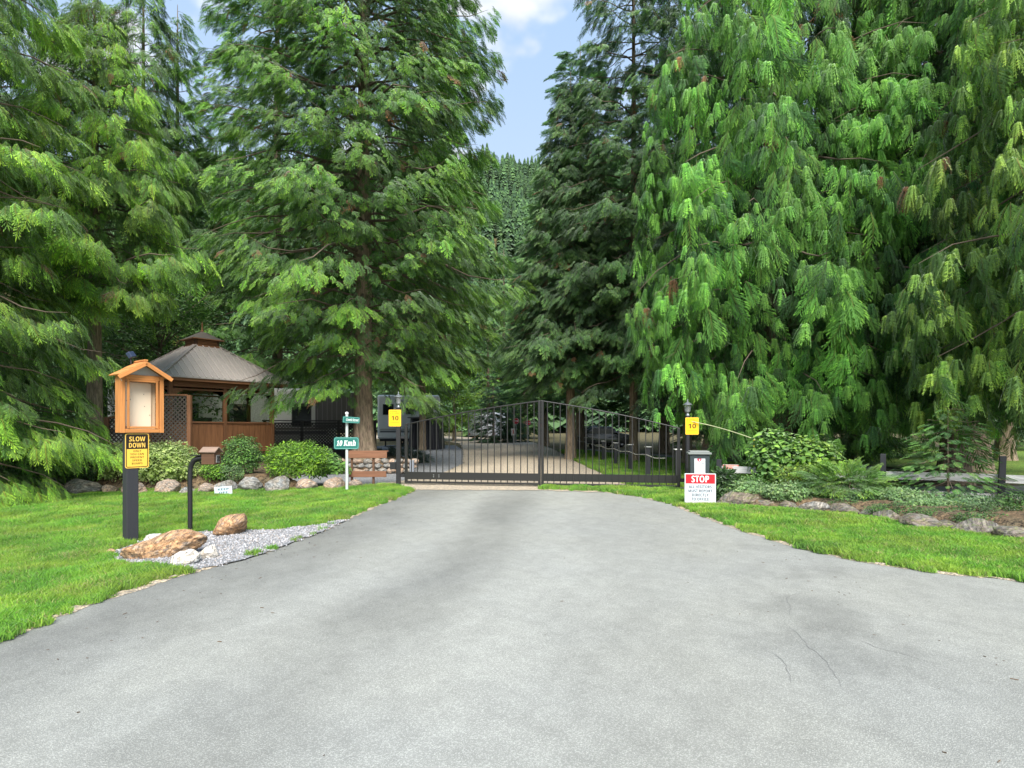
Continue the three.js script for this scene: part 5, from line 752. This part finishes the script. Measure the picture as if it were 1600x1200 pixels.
// ------------------------------------------------------------------ gazebo
{ const t = thing('gazebo', 'brown square gazebo with ribbed grey metal roof and small cupola', 'gazebo', [-11.35, UPL - 0.04, -21.1], 0.90);
  const A = 1.8, fl = 0.40, sill = 1.46, eave = 2.84, R = 2.16, topR = 0.44, rise = 1.30, bm = M.brownPaint, panel = std(lin(0.42, 0.19, 0.082), 0.65, { map: T.wood, bumpMap: T.woodBump, bumpScale: 0.0015 });
  mesh('skirt', rbox(2 * A + 0.04, fl - 0.03, 2 * A + 0.04, 0.01, 0, (fl - 0.03) / 2 - 0.05, 0), std(lin(0.03, 0.03, 0.032), 0.8), t); mesh('floor', box(2 * A + 0.1, 0.06, 2 * A + 0.1, 0, fl - 0.04, 0), M.darkBrown, t);
  for (let f = 0; f < 4; f++) {
    const w = new THREE.Group(); w.name = 'wall'; w.rotation.y = f * Math.PI / 2; t.add(w); const P = (n, g, m) => mesh(n, g, m, w);
    P('corner_post', rbox(0.13, eave - fl, 0.13, 0.008, -A + 0.065, (eave + fl) / 2, A - 0.065), bm); P('middle_post', rbox(0.12, eave - fl - 0.2, 0.11, 0.008, 0, (eave + fl) / 2 - 0.08, A - 0.06), bm);
    P('top_beam', rbox(2 * A - 0.27, 0.2, 0.1, 0.008, 0, eave - 0.11, A - 0.06), bm); P('header', box(2 * A - 0.27, 0.05, 0.06, 0, eave - 0.29, A - 0.055), bm);
    for (const s of [-1, 1]) {
      const x0 = s > 0 ? 0.06 : -A + 0.13, x1 = s > 0 ? A - 0.13 : -0.06, wd = (x1 - x0) / 8; P('sill', rbox(x1 - x0, 0.06, 0.13, 0.008, (x0 + x1) / 2, sill, A - 0.06), bm);
      for (let k = 0; k < 8; k++) P('plank', box(wd - 0.006, sill - fl - 0.06, 0.03, x0 + wd * (k + 0.5), (sill + fl) / 2 - 0.01, A - 0.055), panel);
      P('panel_backing', box(x1 - x0, sill - fl - 0.06, 0.012, (x0 + x1) / 2, (sill + fl) / 2 - 0.01, A - 0.078), M.darkBrown);
      if (f !== 2) P('screen_pane', box(x1 - x0, eave - sill - 0.35, 0.004, (x0 + x1) / 2, (eave + sill) / 2 - 0.15, A - 0.07), new THREE.MeshPhysicalMaterial({ color: lin(0.9, 0.92, 0.9), roughness: 0.02, transmission: 1, thickness: 0 }));
      for (const [px, q] of [[x0, 1], [x1, -1]]) { const sh = new THREE.Shape(); sh.moveTo(0, 0); sh.lineTo(0.3, 0); sh.lineTo(0.3, -0.05); sh.quadraticCurveTo(0.16, -0.06, 0.13, -0.13); sh.quadraticCurveTo(0.05, -0.18, 0.05, -0.3); sh.lineTo(0, -0.3); const g = new THREE.ExtrudeGeometry(sh, { depth: 0.05, bevelEnabled: false }); if (q < 0) g.scale(-1, 1, 1); const br = P('bracket', g.translate(px, eave - 0.317, A - 0.09), bm); br.material = q < 0 ? br.material.clone() : br.material; br.material.side = THREE.DoubleSide; }
    }
    P('fascia', rbox(2 * R - 0.05, 0.12, 0.03, 0.006, 0, eave + 0.02, R - 0.03), bm);
    // roof slope with standing ribs
    const y0 = eave + 0.085, y1 = y0 + rise, sg = new THREE.BufferGeometry(); sg.setAttribute('position', new THREE.Float32BufferAttribute([-R - 0.03, y0, R + 0.03, R + 0.03, y0, R + 0.03, topR, y1, topR, -topR, y1, topR, -R - 0.03, y0 - 0.03, R + 0.03, R + 0.03, y0 - 0.03, R + 0.03, topR, y1 - 0.03, topR, -topR, y1 - 0.03, topR], 3)); sg.setIndex([0, 1, 2, 0, 2, 3, 4, 6, 5, 4, 7, 6, 0, 4, 5, 0, 5, 1]); const sg2 = sg.toNonIndexed(); sg2.computeVertexNormals();
    const roofM = std(lin(0.46, 0.41, 0.375), 0.65), ro = P('roof_slope', sg2, roofM); ro.material.side = THREE.DoubleSide;
    for (let x = -R + 0.13; x < R; x += 0.205) { const e = Math.max(Math.abs(x), topR), k = (R + 0.03 - e) / (R + 0.03 - topR); if (k < 0.06) continue; P('rib', beam([x, y0 + 0.008, R + 0.025], [x, y0 + rise * k + 0.008, lerp(R + 0.03, topR, k)], 0.036, 0.05), std(lin(0.56, 0.50, 0.46), 0.6)); }
    P('hip_cap', beam([-R - 0.03, y0 + 0.025, R + 0.03], [-topR, y1 + 0.025, topR], 0.13, 0.03), std(lin(0.4, 0.34, 0.30), 0.6));
  }
  const c = new THREE.Group(); c.name = 'cupola'; c.position.y = eave + 0.085 + rise - 0.03; t.add(c);
  mesh('cupola_wall', rbox(0.84, 0.28, 0.84, 0.006, 0, 0.13, 0), M.darkBrown, c); mesh('cupola_base', rbox(0.96, 0.07, 0.96, 0.006, 0, 0.03, 0), bm, c); for (let f = 0; f < 4; f++) for (let k = 0; k < 3; k++) { const g = box(0.66, 0.035, 0.02, 0, 0.11 + 0.055 * k, 0.428, 0.5); g.rotateY(f * Math.PI / 2); mesh('louvre', g, bm, c); }
  mesh('cupola_roof', place(new THREE.ConeGeometry(0.76, 0.34, 4).toNonIndexed(), 0, 0.46, 0, 0, Math.PI / 4), std(lin(0.24, 0.2, 0.17), 0.5, { metalness: 0.25 }), c); c.children.at(-1).geometry.computeVertexNormals(); mesh('cupola_eave', rbox(1.08, 0.035, 1.08, 0.006, 0, 0.277, 0), bm, c);
  mesh('finial', new THREE.LatheGeometry([[0.05, 0.6], [0.055, 0.64], [0.025, 0.67], [0.03, 0.74], [0.018, 0.8], [0.03, 0.86], [0.012, 0.92], [0, 1.0]].map(p => new THREE.Vector2(...p)), 12), bm, c);
  for (const [x, z, a] of [[-0.9, 0.55, 2.6], [-0.15, 0.75, 3.3]]) { // chairs inside
    const p = V(x, 0, z).applyAxisAngle(V(0, 1, 0), 0.90), ch = thing('patio_chair', x < -0.5 ? 'dark patio chair by the corner inside the gazebo' : 'dark patio chair by the middle post inside the gazebo', 'chair', [-11.35 + p.x, UPL - 0.04 + fl - 0.01, -21.1 + p.z], a);
    mesh('seat', rbox(0.52, 0.06, 0.5, 0.02, 0, 0.44, 0), M.black, ch); mesh('backrest', rbox(0.52, 0.78, 0.05, 0.02, 0, 0.86, -0.26, -0.15), M.black, ch); for (const q of [-1, 1]) for (const s of [-1, 1]) mesh('leg', box(0.035, 0.42, 0.035, q * 0.23, 0.205, s * 0.21), M.black, ch); for (const q of [-1, 1]) mesh('armrest', box(0.05, 0.03, 0.46, q * 0.27, 0.64, 0), M.black, ch);
  }
}
// ------------------------------------------------------------------ trailers, deck, vehicles and notices behind
const glassDark = std(lin(0.012, 0.014, 0.016), 0.12), trim = std(lin(0.03, 0.03, 0.03), 0.5);
function trailer(label, pos, turn, L, H, W, feats, col) {
  const t = thing('travel_trailer', label, 'trailer', pos, turn), wall = std(col, 0.45); mesh('body', new RoundedBoxGeometry(L, H - 0.6, W, 3, 0.16).translate(0, (H + 0.6) / 2, 0), wall, t); mesh('chassis', box(L - 0.3, 0.18, W - 0.3, 0, 0.5, 0), trim, t);
  mesh('stripe', box(L - 0.4, 0.14, 0.008, 0, 1.15, W / 2 + 0.003), std(lin(0.16, 0.16, 0.17), 0.5), t); mesh('stripe', box(L - 0.4, 0.05, 0.008, 0, 1.32, W / 2 + 0.003), std(lin(0.3, 0.24, 0.18), 0.5), t);
  for (const x of [-0.12, 0.08]) for (const s of [-1, 1]) mesh('wheel', new THREE.TorusGeometry(0.24, 0.1, 8, 18).translate(x * L, 0.35, s * (W / 2 - 0.15)), std(lin(0.02, 0.02, 0.02), 0.9), t);
  mesh('jack', box(0.1, 0.45, 0.1, L * 0.4, 0.2, 0), trim, t); mesh('jack', box(0.1, 0.45, 0.1, -L * 0.4, 0.2, 0), trim, t);
  for (const [kind, x, y, w, h] of feats) { const f = mesh(kind, rbox(w + 0.1, h + 0.1, 0.03, 0.012, x, y, W / 2 + 0.008), kind === 'door' ? std(lin(0.62, 0.62, 0.6), 0.5) : trim, t); if (kind === 'door') { mesh('door_pane', rbox(w * 0.66, h * 0.5, 0.012, 0.004, x, y + h * 0.18, W / 2 + 0.027), glassDark, f); mesh('handle', box(0.04, 0.12, 0.03, x + w * 0.42, y - 0.1, W / 2 + 0.035), trim, f); } else mesh('pane', rbox(w, h, 0.012, 0.004, x, y, W / 2 + 0.02), glassDark, f); }
  return t;
}
trailer('long cream travel trailer seen through the gazebo openings', [-13.0, UPL - 0.1, -26.6], 0.2, 9.2, 3.15, 2.4, [['window', -3.1, 2.0, 1.1, 0.7], ['door', -1.2, 1.65, 0.68, 1.8], ['window', 0.6, 2.0, 0.8, 0.75], ['window', 3.3, 1.95, 0.75, 0.95]], lin(0.74, 0.74, 0.68));
trailer('pale trailer behind the lantern, half hidden by branches', [-7.9, gy(-7.9, -44), -44.5], 0.1, 4.6, 3.9, 2.4, [['window', -1.5, 2.8, 0.7, 0.7], ['window', 0.1, 2.9, 0.5, 0.8], ['window', 1.5, 2.8, 0.6, 0.6]], lin(0.82, 0.82, 0.78));
{ const t = thing('deck_railing', 'black deck with lattice railing right of the gazebo', 'deck', [-8.05, UPL - 0.05, -24.2], 0.1), m = std(lin(0.018, 0.018, 0.02), 0.65);
  mesh('deck', box(4.6, 0.34, 2.0, 0, 0.2, -1.0), m, t); for (let k = 0; k < 4; k++) mesh('post', rbox(0.11, 1.25, 0.11, 0.008, -2.25 + 1.5 * k, 0.95, 0), m, t); mesh('top_rail', rbox(4.7, 0.05, 0.12, 0.008, 0, 1.6, 0), m, t);
  for (let k = 0; k < 3; k++) { const x = -1.5 + 1.5 * k; for (const y of [0.5, 1.5]) mesh('rail', box(1.38, 0.06, 0.05, x, y, 0), m, t); for (const g of latticeStrips(1.38, 0.94, 0.13, 0.05, 0.007)) mesh('lath', g.translate(x, 0.53, 0), m, t); }
  mesh('awning_panel', box(1.9, 1.6, 0.04, 0.35, 2.1, -1.7), std(lin(0.16, 0.15, 0.15), 0.8), t); for (let k = 0; k < 9; k++) mesh('awning_rib', box(0.03, 1.6, 0.05, -0.5 + 0.21 * k, 2.1, -1.69), std(lin(0.28, 0.27, 0.27), 0.8), t); }
{ // tarpaulin cover
  const [x, y, z] = [-5.9, gy(-5.9, -40), -40], t = thing('covered_frame', 'black tarpaulin cover with grey top standing on the gravel yard', 'tarpaulin', [x, y, z]), N = 120, p = [], id = [];
  for (let j = 0; j <= 10; j++) for (let i = 0; i <= N; i++) { const a = i / N * 6.283, q = 1 / Math.pow(Math.pow(Math.abs(Math.cos(a)), 8) + Math.pow(Math.abs(Math.sin(a)), 8), 1 / 8), s = j / 10, fold = 1 + (1 - s) * (0.05 * Math.sin(a * 23 + 2 * Math.sin(a * 3)) + 0.1); p.push(1.0 * q * Math.cos(a) * fold, 2.1 * s, 1.2 * q * Math.sin(a) * fold); }
  for (let j = 0; j < 10; j++) for (let i = 0; i < N; i++) { const a = j * (N + 1) + i, b = a + 1, c = a + N + 1, d = c + 1; id.push(a, c, b, b, c, d); }
  const g = new THREE.BufferGeometry(); g.setAttribute('position', new THREE.Float32BufferAttribute(p, 3)); g.setIndex(id); g.computeVertexNormals(); mesh('tarpaulin', g, std(lin(0.016, 0.016, 0.024), 0.45, { side: THREE.DoubleSide }), t); mesh('roof', rbox(2.25, 0.08, 2.7, 0.03, 0, 2.16, 0), std(lin(0.16, 0.16, 0.17), 0.5), t); }
{ const [x, z] = [-5.85, -37.6], o = { seed: 48 }; conifer({ seed: 48, kind: 'cedar', at: [x, z], h: 32, tr: 0.22, R: 5.6, base: 6.0, n: 260, m: 62, s: 0.72, prof: col, hang: 0.4, col: C.cedar, flare: 0.2, label: 'cedar with a straight brown trunk in front of the tarpaulin cover' }); }
function carShape(profile, W, bev) { const g = new THREE.ExtrudeGeometry(new THREE.Shape(profile.map(q => new THREE.Vector2(...q))), { depth: W - 2 * bev, bevelEnabled: true, bevelSize: bev, bevelThickness: bev, bevelSegments: 3 }); g.translate(0, 0, -(W - 2 * bev) / 2); return toCreasedNormals(g, 0.6); }
function wheels(t, xs, W, R) { for (const x of xs) for (const s of [-1, 1]) { const w = new THREE.Group(); w.name = 'wheel'; w.position.set(x, R, s * (W / 2 - 0.1)); t.add(w); mesh('tyre', new THREE.TorusGeometry(R - 0.1, 0.1, 10, 22), std(lin(0.015, 0.015, 0.015), 0.9), w); mesh('rim', cyl(R * 0.6, R * 0.6, 0.14, 0, -0.07, 0, 16).rotateX(Math.PI / 2), std(lin(0.4, 0.4, 0.42), 0.3, { metalness: 0.8 }), w); } }
{ const t = thing('parked_car', 'black parked car under the conifers behind the right gate leaf', 'car', [6.6, gy(6.6, -43), -43], 0.5), paint = new THREE.MeshPhysicalMaterial({ color: lin(0.008, 0.008, 0.01), roughness: 0.3, clearcoat: 1 });
  mesh('body', carShape([[-2.15, 0.32], [2.1, 0.32], [2.2, 0.62], [2.05, 0.86], [1.05, 0.98], [0.35, 1.46], [-1.3, 1.5], [-2.05, 1.05], [-2.2, 0.7]], 1.78, 0.09), paint, t);
  for (const s of [-1, 1]) { const sh = new THREE.Shape([[-1.75, 1.03], [0.85, 1.0], [0.3, 1.38], [-1.2, 1.42]].map(q => new THREE.Vector2(...q))); mesh('side_window', new THREE.ExtrudeGeometry(sh, { depth: 0.01, bevelEnabled: false }).translate(0, 0, s > 0 ? 0.893 : -0.903), glassDark, t); mesh('headlight', rbox(0.06, 0.14, 0.32, 0.02, 2.17, 0.72, s * 0.62), std(lin(0.7, 0.7, 0.72), 0.2), t); mesh('tail_light', rbox(0.05, 0.16, 0.24, 0.02, -2.2, 0.85, s * 0.66), std(lin(0.3, 0.01, 0.01), 0.3), t); mesh('mirror', rbox(0.1, 0.12, 0.18, 0.03, 0.75, 1.03, s * 1.0), paint, t); mesh('door_seam', box(0.012, 0.55, 0.006, -0.35, 0.72, s * 0.892), trim, t); }
  wheels(t, [-1.35, 1.35], 1.78, 0.33); }
{ const t = thing('white_van', 'white box trailer parked beyond the bend of the drive', 'trailer', [-2.55, gy(-2.55, -60), -60], -0.2), w = std(lin(0.74, 0.78, 0.85), 0.45);
  mesh('body', new RoundedBoxGeometry(2.9, 2.35, 4.6, 3, 0.1).translate(0, 1.6, 0), w, t); mesh('chassis', box(2.5, 0.15, 4.3, 0, 0.36, 0), trim, t); mesh('door', rbox(1.2, 1.9, 0.03, 0.01, -0.64, 1.55, 2.315), w, t); mesh('door', rbox(1.2, 1.9, 0.03, 0.01, 0.64, 1.55, 2.315), w, t); mesh('latch', box(0.05, 1.7, 0.04, 0.02, 1.55, 2.335), M.galv, t); for (const s of [-1, 1]) mesh('tail_light', rbox(0.12, 0.16, 0.04, 0.01, s * 1.28, 0.62, 2.31), std(lin(0.4, 0.01, 0.01), 0.3), t); wheels(t, [], 2, 0.3); for (const s of [-1, 1]) mesh('wheel', new THREE.TorusGeometry(0.23, 0.1, 8, 18).rotateY(Math.PI / 2).translate(s * 1.2, 0.33, -0.3), std(lin(0.02, 0.02, 0.02), 0.9), t); }
function stopSign(x, D, y, r, label) { const t = thing('stop_sign', label, 'sign', [x, gy(x, -D), -D], 0.1); mesh('pole', cyl(0.03, 0.03, y, 0, -0.1, 0, 10), M.galv, t);
  const g = new THREE.Group(); g.name = 'sign_plate'; g.position.set(0, y, 0.03); t.add(g); const oct = k => new THREE.Shape(Array.from({ length: 8 }, (_, i) => new THREE.Vector2(k * Math.cos((i + 0.5) * Math.PI / 4), k * Math.sin((i + 0.5) * Math.PI / 4)))); mesh('panel', new THREE.ExtrudeGeometry(oct(r), { depth: 0.006, bevelEnabled: false }), std(lin(0.7, 0.68, 0.66), 0.5), g);
  const f = new THREE.ShapeGeometry(oct(r * 0.97)), uv = f.attributes.uv, p = f.attributes.position; for (let i = 0; i < uv.count; i++) uv.setXY(i, p.getX(i) / r / 2 + 0.5, p.getY(i) / r / 2 + 0.5);
  mesh('printed_face', f.translate(0, 0, 0.008), std(0xffffff, 0.5, { map: canvasTex(256, 256, (c, w) => { c.fillStyle = '#e9dcd8'; c.fillRect(0, 0, w, w); c.fillStyle = '#c22233'; c.beginPath(); for (let i = 0; i < 8; i++) c.lineTo(w / 2 + 0.45 * w * Math.cos((i + 0.5) * Math.PI / 4), w / 2 + 0.45 * w * Math.sin((i + 0.5) * Math.PI / 4)); c.fill(); c.fillStyle = '#f4eeee'; fit(c, 'STOP', w / 2, w * 0.6, w * 0.74, `bold ${w * 0.3}px sans-serif`); }) }), g); return t; }
stopSign(0.35, 52, 1.95, 0.3, 'red stop sign with white border left of the notices spruce');
stopSign(1.5, 53, 1.8, 0.26, 'darker red stop sign between the first stop sign and the notices spruce');
{ const t = thing('white_notice', 'upright white notice board below the left stop sign', 'sign', [0.1, gy(0.1, -51), -51]); mesh('stake', box(0.04, 0.9, 0.03, 0, 0.4, -0.02), M.galv, t); plate(t, 0.36, 0.62, 0.01, 0.006, M_plate, (c, w, h) => { c.fillStyle = '#ece4e0'; c.fillRect(0, 0, w, h); c.fillStyle = '#c8504a'; c.fillRect(w * 0.4, h * 0.2, w * 0.25, h * 0.6); }, [0, 1.0, 0]); }
{ const [x, z] = [2.6, -46.5], y = gy(x, z);
  for (const [dx, h, w, hh, c, lab] of [[-0.28, 1.62, 0.5, 0.34, [0.55, 0.03, 0.03], 'red notice on the spruce trunk at the drive'], [-0.2, 2.02, 0.3, 0.26, [0.62, 0.6, 0.03], 'yellow-green notice on the spruce trunk above the red one'], [-0.33, 2.42, 0.4, 0.42, [0.5, 0.5, 0.5], 'grey notice box on the spruce trunk above the yellow one']]) { const t = thing('trunk_notice', lab, 'sign', [x + dx, y, z + 0.25]); mesh('panel', rbox(w, hh, 0.02, 0.01, 0, h, 0), std(lin(...c), 0.5), t); mesh('backing', box(w * 0.7, hh * 0.7, 0.22, 0, h, -0.12), std(lin(0.3, 0.25, 0.2), 0.8), t); } }


renderer.render(scene, camera);
